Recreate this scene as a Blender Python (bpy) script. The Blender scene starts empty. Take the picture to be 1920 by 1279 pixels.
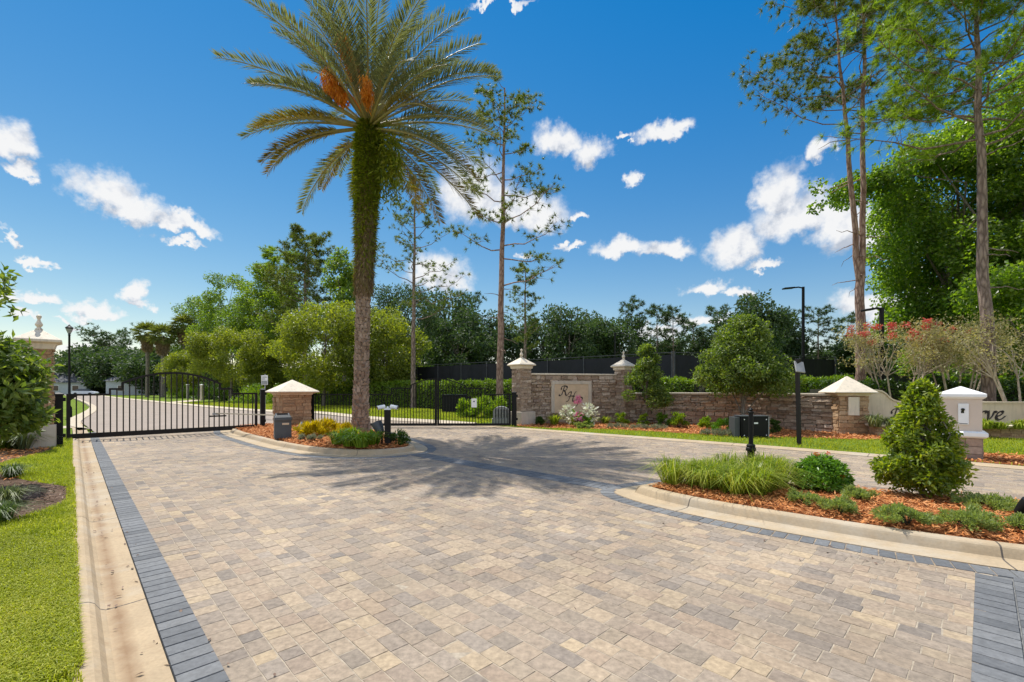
SUN_STR, SKY_STR, SKY_SAT, SKY_VAL, SKY_HUE, CLOUD, EXPO = 3.5, .15, 1.22, .80, .503, 3.75, .74
FILL = 4.9
import bpy, math, random
import numpy as np
from mathutils import Vector
R = math.radians
rng = np.random.default_rng(11); random.seed(11)
C = bpy.context.scene.collection
SC = bpy.context.scene
F, HZ, CH = 853.0, 728.0, 1.6           # focal length in photo pixels, horizon row, eye height
def G(px, py, z=0.0):                    # ground point seen at a pixel
    Y = (CH-z)*F/(py-HZ); return ((px-960)/F*Y, Y)
def X(px, Y): return (px-960)/F*Y
def Zp(py, Y): return CH+(HZ-py)*Y/F
D1 = np.array([-0.695, 0.719]); D2 = np.array([0.719, 0.695])   # along the lane, across the lane
def W(u, v): p = D1*u+D2*v; return (float(p[0]), float(p[1]))
def UV(x, y): return (D1[0]*x+D1[1]*y, D2[0]*x+D2[1]*y)

# ------------------------------------------------------------------ mesh tools
def mesh_np(name, V, F_, mat=None, parent=None, smooth=False, uv=None):
    V = np.asarray(V, dtype=np.float32); F_ = np.asarray(F_, dtype=np.int32)
    me = bpy.data.meshes.new(name)
    n, k = F_.shape
    me.vertices.add(len(V)); me.vertices.foreach_set('co', V.ravel())
    me.loops.add(n*k); me.loops.foreach_set('vertex_index', F_.ravel())
    me.polygons.add(n); me.polygons.foreach_set('loop_start', np.arange(0, n*k, k, dtype=np.int32))
    me.update(calc_edges=True)
    me.polygons.foreach_set('use_smooth', np.full(n, bool(smooth)))
    if uv is not None:
        l = me.uv_layers.new(name='UVMap'); l.data.foreach_set('uv', np.asarray(uv, dtype=np.float32)[F_.ravel()].ravel())
    return link(name, me, mat, parent)
def link(name, me, mat, parent):
    if mat: me.materials.append(mat)
    o = bpy.data.objects.new(name, me); C.objects.link(o)
    if parent: o.parent = parent
    return o
class MB:
    def __init__(s): s.v = []; s.f = []; s.m = []; s.uv = None
    def add(s, vs, fs, mi=0):
        b = len(s.v); s.v.extend([tuple(map(float, p)) for p in vs])
        s.f.extend([tuple(i+b for i in f) for f in fs]); s.m.extend([mi]*len(fs)); return s
    def box(s, x, y, z, sx, sy, sz, rz=0, mi=0):         # centre x,y ; bottom z
        c, n = math.cos(rz), math.sin(rz); vs = []
        for dz in (0, sz):
            for ax, ay in ((-.5,-.5),(.5,-.5),(.5,.5),(-.5,.5)):
                a, b = ax*sx, ay*sy; vs.append((x+a*c-b*n, y+a*n+b*c, z+dz))
        return s.add(vs, [(3,2,1,0),(4,5,6,7),(0,1,5,4),(1,2,6,5),(2,3,7,6),(3,0,4,7)], mi)
    def bar(s, p, q, w, h=None, mi=0):
        p, q = Vector(p), Vector(q); d = (q-p).normalized(); h = h or w
        up = Vector((0,0,1)) if abs(d.z) < .95 else Vector((0,1,0))
        a = d.cross(up).normalized()*w/2; b = a.cross(d).normalized()*h/2
        vs = [e+i*a+j*b for e in (p,q) for i,j in ((-1,-1),(1,-1),(1,1),(-1,1))]
        return s.add(vs, [(3,2,1,0),(4,5,6,7),(0,1,5,4),(1,2,6,5),(2,3,7,6),(3,0,4,7)], mi)
    def tube(s, pts, rad, n=8, mi=0):
        pts = [Vector(p) for p in pts]
        if not hasattr(rad, '__len__'): rad = [rad]*len(pts)
        vs = []; a = None
        for i, p in enumerate(pts):
            d = (pts[min(i+1, len(pts)-1)]-pts[max(i-1, 0)]).normalized()
            if a is None: a = d.cross(Vector((.13,.97,.2)) if abs(d.y) < .9 else Vector((1,0,0))).normalized()
            else: a = (a-d*a.dot(d)).normalized()
            b = d.cross(a)
            for k in range(n):
                t = 2*math.pi*k/n; vs.append(p+(a*math.cos(t)+b*math.sin(t))*rad[i])
        fs = []
        for i in range(len(pts)-1):
            for k in range(n):
                k2 = (k+1) % n; fs.append((i*n+k, i*n+k2, (i+1)*n+k2, (i+1)*n+k))
        fs.append(tuple(range(n))[::-1]); fs.append(tuple((len(pts)-1)*n+k for k in range(n)))
        return s.add(vs, fs, mi)
    def lathe(s, prof, n=16, x=0, y=0, rot=0, mi=0):
        vs = [(x+r*math.cos(rot+2*math.pi*k/n), y+r*math.sin(rot+2*math.pi*k/n), z) for r, z in prof for k in range(n)]
        fs = [(i*n+k, i*n+(k+1) % n, (i+1)*n+(k+1) % n, (i+1)*n+k) for i in range(len(prof)-1) for k in range(n)]
        fs.append(tuple(range(n))[::-1]); fs.append(tuple((len(prof)-1)*n+k for k in range(n)))
        return s.add(vs, fs, mi)
    def squares(s, prof, x=0, y=0, rz=0, mi=0):          # stacked squares (half width, z)
        return s.lathe([(r*math.sqrt(2), z) for r, z in prof], 4, x, y, rz+math.pi/4, mi)
    def prism(s, poly, z0, z1, mi=0):
        n = len(poly); vs = [(x, y, z0) for x, y in poly]+[(x, y, z1) for x, y in poly]
        return s.add(vs, [tuple(range(n))[::-1], tuple(range(n, 2*n))]+[(i, (i+1) % n, n+(i+1) % n, n+i) for i in range(n)], mi)
    def face_prism(s, poly, p, ax, th):                  # polygon in a vertical plane: (a,z) along unit ax from p, thickness th
        ax = np.array(ax); nx = np.array((ax[1], -ax[0])); n = len(poly); vs = []
        for k in (0, 1):
            for a, z in poly: q = np.array(p)+ax*a+nx*th*k; vs.append((q[0], q[1], z))
        return s.add(vs, [tuple(range(n))[::-1], tuple(range(n, 2*n))]+[(i, (i+1) % n, n+(i+1) % n, n+i) for i in range(n)])
    def build(s, name, mat, parent=None, smooth=False, bevel=0, mats=None):
        me = bpy.data.meshes.new(name); me.from_pydata(s.v, [], s.f); me.update()
        o = link(name, me, mat, parent)
        if mats:
            for m in mats: me.materials.append(m)
            me.polygons.foreach_set('material_index', s.m)
        if smooth:
            me.polygons.foreach_set('use_smooth', [True]*len(me.polygons))
            try: me.set_sharp_from_angle(angle=R(40))
            except Exception: pass
        if bevel:
            b = o.modifiers.new('bevel', 'BEVEL'); b.width = bevel; b.segments = 2; b.limit_method = 'ANGLE'; b.angle_limit = R(35)
        return o
def tag(o, label=None, cat=None, group=None, kind=None):
    if label: o['label'] = label
    if cat: o['category'] = cat
    if group: o['group'] = group
    if kind: o['kind'] = kind
    return o
def thing(name, label, cat, loc=(0,0,0), rz=0, group=None):
    o = bpy.data.objects.new(name, None); C.objects.link(o); o.empty_display_size = .2
    o.location = loc if len(loc) == 3 else (loc[0], loc[1], 0); o.rotation_euler.z = rz
    return tag(o, label, cat, group)
def dup(root, loc, rz=0, sc=(1,1,1), label=None, group=None):
    def cp(o, par):
        c = o.copy(); C.objects.link(c)
        if par is not None: c.parent = par
        for ch in list(o.children): cp(ch, c)
        return c
    r = cp(root, None); r.location = loc if len(loc) == 3 else (loc[0], loc[1], 0)
    r.rotation_euler.z = rz; r.scale = sc
    if label: r['label'] = label
    if group: r['group'] = group
    return r
def inpoly(pts, poly):
    pts = np.asarray(pts); x, y = pts[:,0], pts[:,1]; ins = np.zeros(len(pts), bool); n = len(poly); j = n-1
    for i in range(n):
        xi, yi = poly[i]; xj, yj = poly[j]
        c = ((yi > y) != (yj > y)) & (x < (xj-xi)*(y-yi)/((yj-yi) if abs(yj-yi) > 1e-9 else 1e-9)+xi)
        ins ^= c; j = i
    return ins
def sample_poly(poly, n):
    poly = np.asarray(poly); lo, hi = poly.min(0), poly.max(0); out = np.zeros((0,2))
    while len(out) < n:
        p = rng.uniform(lo, hi, (n*2, 2)); out = np.vstack([out, p[inpoly(p, poly)]])
    return out[:n]
def smooth_path(pts, closed=False, step=.15):
    P = [np.array(p, float) for p in pts]; n = len(P); out = []
    for i in range(n if closed else n-1):
        if closed: a, b, c, d = P[(i-1) % n], P[i], P[(i+1) % n], P[(i+2) % n]
        else: a, b, c, d = P[max(i-1,0)], P[i], P[i+1], P[min(i+2,n-1)]
        m = max(2, int(np.linalg.norm(c-b)/step))
        for k in range(m):
            t = k/m; out.append(.5*((2*b)+(c-a)*t+(2*a-5*b+4*c-d)*t*t+(3*b-a-3*c+d)*t**3))
    if not closed: out.append(P[-1])
    return np.array(out)
def normals2(P, closed):
    if closed: d = np.roll(P, -1, 0)-np.roll(P, 1, 0)
    else: d = np.gradient(P, axis=0)
    d /= np.linalg.norm(d, axis=1, keepdims=True)+1e-9
    return np.stack([-d[:,1], d[:,0]], 1)            # left of travel
def sweep(name, P, prof, mat, closed=False):          # prof: (offset to the left, z)
    N = normals2(P, closed); k = len(prof); n = len(P)
    V = np.zeros((n, k, 3)); uv = np.zeros((n, k, 2))
    L = np.concatenate([[0], np.cumsum(np.linalg.norm(np.diff(P, axis=0), axis=1))])
    for j, (o, z) in enumerate(prof):
        V[:,j,:2] = P+N*o; V[:,j,2] = z; uv[:,j,0] = L; uv[:,j,1] = prof[j][0]
    Fs = []
    for i in range(n if closed else n-1):
        i2 = (i+1) % n
        for j in range(k-1): Fs.append((i*k+j, i2*k+j, i2*k+j+1, i*k+j+1))
    return mesh_np(name, V.reshape(-1,3), Fs, mat, uv=uv.reshape(-1,2))

def unit(a): return a/(np.linalg.norm(a, axis=-1, keepdims=True)+1e-9)
def rdir(n): return unit(rng.normal(size=(n,3)))
def leaves(name, pos, d, nrm, L, Wd, mat, parent=None, fold=.15):
    n = len(pos); d = unit(d); nrm = unit(nrm-d*(nrm*d).sum(1, keepdims=True)); s = np.cross(d, nrm)
    L = np.broadcast_to(np.asarray(L, float), (n,))[:,None]; Wd = np.broadcast_to(np.asarray(Wd, float), (n,))[:,None]
    V = np.zeros((n,4,3)); V[:,0] = pos; mid = pos+d*L*.45-nrm*L*fold*.3
    V[:,1] = mid+s*Wd*.5+nrm*Wd*fold; V[:,2] = pos+d*L-nrm*L*fold; V[:,3] = mid-s*Wd*.5+nrm*Wd*fold
    return mesh_np(name, V.reshape(-1,3), np.arange(n*4).reshape(n,4), mat, parent)
def needles(name, pos, d, L, w, mat, parent=None, droop=0):
    n = len(pos); d = unit(d); s = unit(np.cross(d, rdir(n)))
    L = np.broadcast_to(np.asarray(L, float), (n,))[:,None]; w = np.broadcast_to(np.asarray(w, float), (n,))[:,None]
    V = np.zeros((n,3,3)); V[:,0] = pos-s*w*.5; V[:,1] = pos+s*w*.5; V[:,2] = pos+d*L-np.array([0,0,1.])*L*droop
    return mesh_np(name, V.reshape(-1,3), np.arange(n*3).reshape(n,3), mat, parent)
def blades(name, pos, h, lean, w, mat, parent=None, bend=.55):
    """arched blades: 2 segments (5 verts -> 2 quads with a doubled tip)"""
    n = len(pos); az = rng.uniform(0, 2*np.pi, n) if np.ndim(lean) == 1 else None
    if az is not None: dirh = np.stack([np.cos(az), np.sin(az), 0*az], 1)*lean[:,None]
    else: dirh = lean
    h = np.broadcast_to(np.asarray(h, float), (n,))[:,None]; up = np.array([0,0,1.])
    s = unit(np.cross(dirh+rng.normal(size=(n,3))*.01, up)); w = np.broadcast_to(np.asarray(w, float), (n,))[:,None]
    V = np.zeros((n,6,3)); m = pos+up*h*.72+dirh*h*.35; t = pos+up*h*(1-bend*np.linalg.norm(dirh, axis=1, keepdims=True))+dirh*h
    V[:,0] = pos-s*w*.5; V[:,1] = pos+s*w*.5; V[:,2] = m+s*w*.45; V[:,3] = m-s*w*.45; V[:,4] = t+s*w*.06; V[:,5] = t-s*w*.06
    b = np.arange(n)[:,None]*6
    Fs = np.concatenate([b+np.array([[0,1,2,3]]), b+np.array([[3,2,4,5]])], 0)
    return mesh_np(name, V.reshape(-1,3), Fs, mat, parent)
# ------------------------------------------------------------------ materials
def new_mat(name):
    m = bpy.data.materials.new(name); m.use_nodes = True; nt = m.node_tree
    return m, nt, nt.nodes['Principled BSDF'], nt.nodes['Material Output']
def nd(nt, t, **kw):
    n = nt.nodes.new(t)
    for k, v in kw.items():
        if k in n.inputs.keys(): n.inputs[k].default_value = v
        else: setattr(n, k, v)
    return n
def ramp(nt, stops, fac=None, interp='LINEAR'):
    r = nt.nodes.new('ShaderNodeValToRGB'); r.color_ramp.interpolation = interp; e = r.color_ramp.elements
    while len(e) < len(stops): e.new(.5)
    for i, (p, c) in enumerate(stops): e[i].position = p; e[i].color = (*c, 1) if len(c) == 3 else c
    if fac is not None: nt.links.new(fac, r.inputs[0])
    return r
def mathn(nt, op, a, b=None, clamp=False):
    n = nt.nodes.new('ShaderNodeMath'); n.operation = op; n.use_clamp = clamp
    for i, v in enumerate((a, b)):
        if v is None: continue
        if isinstance(v, (int, float)): n.inputs[i].default_value = v
        else: nt.links.new(v, n.inputs[i])
    return n.outputs[0]
def mixc(nt, fac, a, b, mode='MIX'):
    n = nt.nodes.new('ShaderNodeMix'); n.data_type = 'RGBA'; n.blend_type = mode
    for s, v in ((n.inputs[0], fac), (n.inputs[6], a), (n.inputs[7], b)):
        if isinstance(v, (int, float)): s.default_value = v
        elif isinstance(v, tuple): s.default_value = (*v, 1)
        else: nt.links.new(v, s)
    return n.outputs[2]
def noise(nt, scale, detail=4, rough=.55, vec=None, dist=0):
    n = nd(nt, 'ShaderNodeTexNoise'); n.inputs['Scale'].default_value = scale; n.inputs['Detail'].default_value = detail
    n.inputs['Roughness'].default_value = rough; n.inputs['Distortion'].default_value = dist
    if vec is None: vec = nd(nt, 'ShaderNodeNewGeometry').outputs['Position']
    nt.links.new(vec, n.inputs['Vector']); return n.outputs['Fac']
def bump(nt, b, h, strength=.3, dist=.02):
    n = nd(nt, 'ShaderNodeBump'); n.inputs['Strength'].default_value = strength; n.inputs['Distance'].default_value = dist
    nt.links.new(h, n.inputs['Height']); nt.links.new(n.outputs[0], b.inputs['Normal'])
def isl(nt): return nd(nt, 'ShaderNodeNewGeometry').outputs['Random Per Island']
def leaf_mat(name, stops, trans=.4, rough=.45, tcol=(1.5,1.7,.5), nscale=.9, spec=.4, nmix=.45):
    m, nt, b, out = new_mat(name)
    f = mathn(nt, 'ADD', mathn(nt, 'MULTIPLY', isl(nt), 1-nmix), mathn(nt, 'MULTIPLY', noise(nt, nscale, 2), nmix))
    k = len(stops); r = ramp(nt, [(.12+.76*i/(k-1), c) for i, c in enumerate(stops)], f)
    nt.links.new(r.outputs[0], b.inputs['Base Color']); b.inputs['Roughness'].default_value = rough
    b.inputs['Specular IOR Level'].default_value = spec
    t = nd(nt, 'ShaderNodeBsdfTranslucent'); nt.links.new(mixc(nt, 1.0, r.outputs[0], tcol, 'MULTIPLY'), t.inputs['Color'])
    mx = nd(nt, 'ShaderNodeMixShader'); mx.inputs[0].default_value = trans
    nt.links.new(b.outputs[0], mx.inputs[1]); nt.links.new(t.outputs[0], mx.inputs[2]); nt.links.new(mx.outputs[0], out.inputs[0])
    return m
def plain(name, col, rough=.5, metal=0, spec=.5, var=.12, scale=6, bstr=0, bscale=80, bdist=.003, streak=0):
    m, nt, b, out = new_mat(name)
    n = noise(nt, scale, 5)
    c = ramp(nt, [(.3, tuple(x*(1-var) for x in col)), (.7, tuple(min(1, x*(1+var)) for x in col))], n)
    co_ = c.outputs[0]
    if streak:            # rain streaks and mildew
        mp = nd(nt, 'ShaderNodeMapping'); mp.inputs['Scale'].default_value = (1,1,.12); nt.links.new(nd(nt, 'ShaderNodeNewGeometry').outputs['Position'], mp.inputs[0])
        sk = ramp(nt, [(.50,(0,0,0)),(.72,(1,1,1))], noise(nt, 11, 5, .65, mp.outputs[0])); co_ = mixc(nt, mathn(nt, 'MULTIPLY', sk.outputs[0], streak), co_, tuple(x*.45 for x in col))
    nt.links.new(co_, b.inputs['Base Color']); b.inputs['Roughness'].default_value = rough
    b.inputs['Metallic'].default_value = metal; b.inputs['Specular IOR Level'].default_value = spec
    if bstr: bump(nt, b, noise(nt, bscale, 4), bstr, bdist)
    return m
def island_mat(name, stops, rough=.85, nscale=30, namt=.35, bstr=.4, bscale=60, bdist=.01, big=None, spec=.3, interp='LINEAR', tracks=False):
    m, nt, b, out = new_mat(name)
    k = len(stops); r = ramp(nt, [(i/(k-1), c) for i, c in enumerate(stops)], isl(nt), interp)
    n = noise(nt, nscale, 6, .65)
    v = ramp(nt, [(.25, (1-namt,)*3), (.75, (1+namt*.6,)*3)], n)
    c = mixc(nt, 1.0, r.outputs[0], v.outputs[0], 'MULTIPLY')
    if big:
        n2 = noise(nt, big[0], 4, .6); v2 = ramp(nt, [(.3, (1-big[1],)*3), (.7, (1+big[1],)*3)], n2)
        c = mixc(nt, 1.0, c, v2.outputs[0], 'MULTIPLY')
    if tracks:            # worn wheel paths, drips and scuffs that belong to the paving
        sp = nd(nt, 'ShaderNodeSeparateXYZ'); nt.links.new(nd(nt, 'ShaderNodeNewGeometry').outputs['Position'], sp.inputs[0])
        v = mathn(nt, 'ADD', mathn(nt, 'MULTIPLY', sp.outputs[0], float(D2[0])), mathn(nt, 'MULTIPLY', sp.outputs[1], float(D2[1])))
        acc = None
        for v0 in (1.95, 3.55, 9.6, 11.2):
            q = mathn(nt, 'SUBTRACT', 1.0, mathn(nt, 'DIVIDE', mathn(nt, 'ABSOLUTE', mathn(nt, 'SUBTRACT', v, v0)), .42), True); acc = q if acc is None else mathn(nt, 'MAXIMUM', acc, q)
        wear = mathn(nt, 'MULTIPLY', acc, mathn(nt, 'MULTIPLY', noise(nt, 1.4, 5, .65), .42))
        c = mixc(nt, wear, c, (.19,.165,.14))
        dr = ramp(nt, [(.69,(0,0,0)),(.76,(1,1,1))], noise(nt, 2.6, 4, .6)); c = mixc(nt, mathn(nt, 'MULTIPLY', dr.outputs[0], .5), c, (.12,.11,.10))
        sc_ = ramp(nt, [(.62,(0,0,0)),(.75,(1,1,1))], noise(nt, 6.5, 5, .7)); c = mixc(nt, mathn(nt, 'MULTIPLY', sc_.outputs[0], .35), c, (.42,.36,.28))
    nt.links.new(c, b.inputs['Base Color']); b.inputs['Roughness'].default_value = rough; b.inputs['Specular IOR Level'].default_value = spec
    if bstr: bump(nt, b, noise(nt, bscale, 5), bstr, bdist)
    return m
M = {}
M['paver'] = island_mat('paver', [(0.365,0.273,0.185),(0.294,0.237,0.180),(0.403,0.310,0.212),(0.247,0.205,0.166),(0.328,0.246,0.176),(0.380,0.292,0.203),(0.271,0.223,0.178),(0.431,0.329,0.212),(0.209,0.177,0.148),(0.342,0.264,0.189),(0.310,0.256,0.203)], .85, 24, .42, .5, 120, .004, big=(.55,.20), tracks=True)
M['border'] = island_mat('border', [(.138,.142,.147),(.166,.169,.172),(.115,.119,.124),(.18,.182,.182),(.15,.154,.158)], .8, 25, .30, .5, 120, .004, big=(1.2,.15))
M['joint'] = plain('joint_sand', (.33,.275,.205), .95, var=.3, scale=20)
M['joint_dark'] = plain('dark_joint', (.17,.17,.165), .95, var=.3, scale=20)
M['stone'] = island_mat('ledge_stone', [(.31,.215,.150),(.43,.315,.225),(.23,.165,.12),(.51,.395,.29),(.36,.26,.19),(.55,.44,.34),(.27,.20,.155)], .9, 14, .4, .8, 26, .03)
M['stone_tan'] = island_mat('tan_ledge_stone', [(.42,.25,.13),(.50,.33,.19),(.33,.20,.11),(.54,.38,.235),(.45,.28,.15)], .9, 14, .35, .8, 26, .03)
M['block'] = island_mat('ashlar_block', [(.34,.24,.18),(.42,.32,.25),(.28,.20,.155),(.38,.29,.235)], .9, 14, .3, .6, 40, .012)
M['fence_grey'] = plain('dull_galvanised', (.085,.088,.092), .6, .2, .3, var=.15)
M['cast'] = plain('cast_stone', (.68,.59,.46), .75, var=.09, scale=3, streak=.45, bstr=.15, bscale=60)
M['cast_grey'] = plain('stucco_base', (.52,.45,.36), .85, var=.10, scale=3, streak=.4, bstr=.25, bscale=90)
M['stucco'] = plain('cream_stucco', (.60,.50,.36), .85, var=.09, scale=2, streak=.3, bstr=.3, bscale=90)
M['stucco_pink'] = plain('beige_stucco', (.60,.50,.41), .85, var=.05, scale=2, bstr=.3, bscale=90)
M['white'] = plain('white_paint', (.80,.80,.78), .5, var=.04)
M['panel'] = plain('panel_stone', (.56,.42,.28), .8, var=.12, scale=4, bstr=.15)
M['black'] = plain('black_metal', (.006,.006,.006), .55, 0, .25, var=.2)
M['bronze'] = plain('dark_bronze', (.012,.010,.009), .55, 0, .25, var=.2)
M['grey_metal'] = plain('galvanised', (.30,.31,.32), .45, .6, var=.15)
M['op_grey'] = plain('operator_grey', (.06,.066,.07), .5, var=.12)
M['light_grey'] = plain('light_grey', (.30,.30,.29), .6, var=.1)
M['red_dark'] = plain('lettering', (.022,.014,.012), .5)
M['screen'] = plain('windscreen', (.008,.009,.013), .7, var=.35, scale=1.2)
M['chainlink'] = plain('chainlink_mesh', (.035,.038,.04), .6, var=.3)
M['lens'] = plain('lens_black', (.006,.006,.008), .12)
M['glass'] = plain('glass', (.03,.04,.05), .08)
M['tan_pole'] = plain('tan_pole', (.45,.38,.27), .5)
M['roof'] = plain('shingle', (.07,.075,.085), .85, var=.3, scale=8)
M['siding'] = plain('siding', (.50,.53,.57), .7)
M['car_paint'] = plain('car_paint', (.55,.60,.66), .2)
M['rubber'] = plain('rubber', (.015,.015,.015), .8)
M['lamp_amber'] = plain('sticker', (.55,.42,.28), .5)
M['orange'] = leaf_mat('date_fruit', [(.66,.21,.022),(.80,.34,.045),(.72,.26,.03)], .25, .4, (1.2,1,.6), spec=.3)

def concrete(name, base, dirt, crease=None, cw=.05):
    m, nt, b, out = new_mat(name)
    n1 = noise(nt, 2.2, 6, .6); n2 = noise(nt, 45, 4); n3 = noise(nt, 7, 5, .65)
    c = ramp(nt, [(.3, tuple(x*.86 for x in base)), (.7, tuple(x*1.1 for x in base))], n1).outputs[0]
    c = mixc(nt, mathn(nt, 'MULTIPLY', ramp(nt, [(.52,(0,0,0)),(.78,(1,1,1))], n3).outputs[0], .45), c, dirt)
    g = ramp(nt, [(.3,(.9,)*3),(.7,(1.08,)*3)], n2); c = mixc(nt, 1.0, c, g.outputs[0], 'MULTIPLY')
    uvn = nd(nt, 'ShaderNodeUVMap'); sp = nd(nt, 'ShaderNodeSeparateXYZ'); nt.links.new(uvn.outputs[0], sp.inputs[0])
    if crease is not None:
        d = mathn(nt, 'ABSOLUTE', mathn(nt, 'SUBTRACT', sp.outputs[1], crease))
        d = mathn(nt, 'SUBTRACT', 1.0, mathn(nt, 'DIVIDE', d, cw), True)
        d = mathn(nt, 'MULTIPLY', d, mathn(nt, 'MULTIPLY', n3, 1.7), True)
        c = mixc(nt, d, c, dirt)
    w_ = ramp(nt, [(.50,(0,0,0)),(.66,(1,1,1))], noise(nt, .9, 5, .7)); c = mixc(nt, mathn(nt, 'MULTIPLY', w_.outputs[0], .55), c, (.42,.38,.31))
    sp_ = ramp(nt, [(.66,(0,0,0)),(.72,(1,1,1))], noise(nt, 16, 3, .6)); c = mixc(nt, mathn(nt, 'MULTIPLY', sp_.outputs[0], .35), c, dirt)
    # saw joints every 3 m along the kerb
    fr = mathn(nt, 'FRACT', mathn(nt, 'DIVIDE', mathn(nt, 'ADD', sp.outputs[0], 1.6), 3.0)); j = mathn(nt, 'LESS_THAN', fr, .005)
    c = mixc(nt, j, c, (.09,.075,.06))
    nt.links.new(c, b.inputs['Base Color']); b.inputs['Roughness'].default_value = .9
    bump(nt, b, mathn(nt, 'ADD', n2, mathn(nt, 'MULTIPLY', j, -3)), .35, .004); return m
M['kerb'] = concrete('kerb_concrete', (.41,.315,.20), (.30,.20,.115))
M['gutter'] = concrete('gutter_concrete', (.40,.30,.185), (.24,.15,.08), .165, .07)
def ground_mat(name, c1, c2, c3, s=.5):
    m, nt, b, out = new_mat(name)
    n = noise(nt, s, 5, .6); n2 = noise(nt, 9, 6, .7)
    f = mathn(nt, 'ADD', mathn(nt, 'MULTIPLY', n, .55), mathn(nt, 'MULTIPLY', n2, .45))
    r = ramp(nt, [(.36, c1), (.5, c2), (.64, c3)], f); nt.links.new(r.outputs[0], b.inputs['Base Color'])
    b.inputs['Roughness'].default_value = 1; b.inputs['Specular IOR Level'].default_value = .1
    bump(nt, b, noise(nt, 40, 5, .7), .8, .03); return m
M['lawn'] = ground_mat('lawn_soil', (.07,.11,.014), (.13,.19,.020), (.19,.22,.035))
M['mulch_base'] = ground_mat('mulch_base', (.20,.07,.025), (.30,.11,.04), (.40,.16,.06), 1.5)
M['mulch_dark'] = ground_mat('old_mulch', (.08,.05,.035), (.13,.085,.06), (.18,.12,.085), 1.5)
M['chips'] = island_mat('mulch_chips', [(.50,.18,.05),(.64,.265,.085),(.40,.14,.045),(.72,.36,.15),(.57,.215,.065)], .95, 40, .2, 0)
M['chips_old'] = island_mat('old_chips', [(.17,.11,.08),(.27,.19,.14),(.11,.07,.05),(.33,.24,.18)], .95, 40, .2, 0)
M['road'] = plain('road_concrete', (.27,.215,.17), .9, var=.10, scale=.8, bstr=.2, bscale=30)
M['path'] = plain('path_concrete', (.48,.40,.29), .9, var=.1, scale=1)
M['grass'] = leaf_mat('grass_blade', [(.14,.17,.010),(.28,.32,.020),(.42,.43,.04),(.48,.43,.09)], .45, .5, (1.4,1.5,.4), 1.3, .2, .55)
M['liriope'] = leaf_mat('liriope', [(.11,.18,.014),(.21,.29,.025),(.33,.38,.05),(.45,.45,.11)], .45, .4, (1.4,1.4,.4), 3, .35, .3)
M['liriope_dark'] = leaf_mat('dark_liriope', [(.05,.09,.02),(.09,.14,.035),(.16,.21,.06)], .35, .45, (1.3,1.4,.6), 3)
M['liriope_grey'] = leaf_mat('grey_liriope', [(.10,.125,.05),(.18,.21,.09),(.29,.31,.15)], .35, .5, (1.2,1.3,.7), 3)
M['holly'] = leaf_mat('holly_leaf', [(.042,.080,.014),(.08,.13,.02),(.14,.19,.036),(.21,.25,.065)], .42, .46, (2.2,2.2,.6), 1.6, .55)
M['bush'] = leaf_mat('bush_leaf', [(.06,.105,.012),(.13,.19,.016),(.22,.275,.024),(.33,.35,.045)], .46, .36, (2.0,2.0,.45), 1.8, .55)
M['round'] = leaf_mat('round_bush_leaf', [(.075,.17,.014),(.12,.26,.02),(.18,.33,.03)], .4, .35, (1.5,1.5,.4), 3)
M['creeper'] = leaf_mat('creeper_leaf', [(.17,.23,.055),(.26,.33,.10),(.36,.42,.17)], .45, .5, (1.3,1.3,.5), 4)
M['silver'] = leaf_mat('silver_leaf', [(.14,.16,.10),(.24,.25,.16),(.34,.33,.22)], .3, .6, (1.1,1.1,.8), 4)
M['yellow'] = leaf_mat('yellow_leaf', [(.30,.27,.010),(.55,.44,.012),(.70,.56,.02)], .4, .4, (1.2,1.1,.3), 3)
M['lime'] = leaf_mat('lime_leaf', [(.11,.20,.012),(.20,.31,.02),(.33,.40,.035)], .42, .4, (1.4,1.4,.35), 3)
M['fern'] = leaf_mat('epiphyte_fern', [(.09,.125,.010),(.17,.22,.012),(.25,.29,.018),(.31,.27,.04)], .42, .5, (1.6,1.5,.3), 1.2)
M['fibre'] = leaf_mat('palm_fibre', [(.12,.08,.04),(.22,.15,.075),(.33,.24,.13),(.16,.16,.03)], .25, .8, (1.2,1.1,.6), 1.5)
M['hedge'] = leaf_mat('hedge_leaf', [(.08,.15,.012),(.15,.24,.018),(.24,.32,.028)], .4, .35, (1.6,1.6,.4), .8)
M['hedge_dark'] = leaf_mat('dark_hedge_leaf', [(.022,.055,.010),(.045,.09,.014),(.08,.14,.02)], .35, .35, (1.6,1.6,.4), .8)
M['oak'] = leaf_mat('oak_leaf', [(.085,.105,.022),(.14,.175,.028),(.20,.225,.032),(.31,.30,.03)], .47, .4, (1.95,2.0,.5), .35, .4, .55)
M['gum'] = leaf_mat('sweetgum_leaf', [(.055,.10,.016),(.10,.165,.022),(.155,.22,.03),(.22,.28,.04)], .53, .35, (2.0,2.2,.5), .4, .5)
M['far_leaf'] = leaf_mat('far_foliage', [(.028,.056,.024),(.044,.080,.030),(.066,.105,.036),(.095,.135,.04)], .36, .6, (1.4,1.5,.6), .25)
M['wood_leaf'] = leaf_mat('mid_foliage', [(.055,.095,.016),(.10,.155,.024),(.15,.205,.032),(.21,.245,.045)], .47, .45, (1.95,2.15,.5), .3)
M['needle'] = leaf_mat('pine_needle', [(.06,.085,.016),(.10,.135,.024),(.15,.18,.032),(.21,.20,.045)], .4, .5, (1.4,1.5,.4), .5)
M['needle_lime'] = leaf_mat('bright_pine_needle', [(.10,.15,.014),(.17,.25,.022),(.25,.34,.03),(.31,.40,.05)], .5, .45, (1.4,1.5,.4), .5)
M['frond'] = leaf_mat('date_leaflet', [(.085,.10,.052),(.135,.15,.08),(.185,.195,.11),(.24,.21,.085)], .38, .45, (1.35,1.4,.6), .7, .6, .5)
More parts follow.
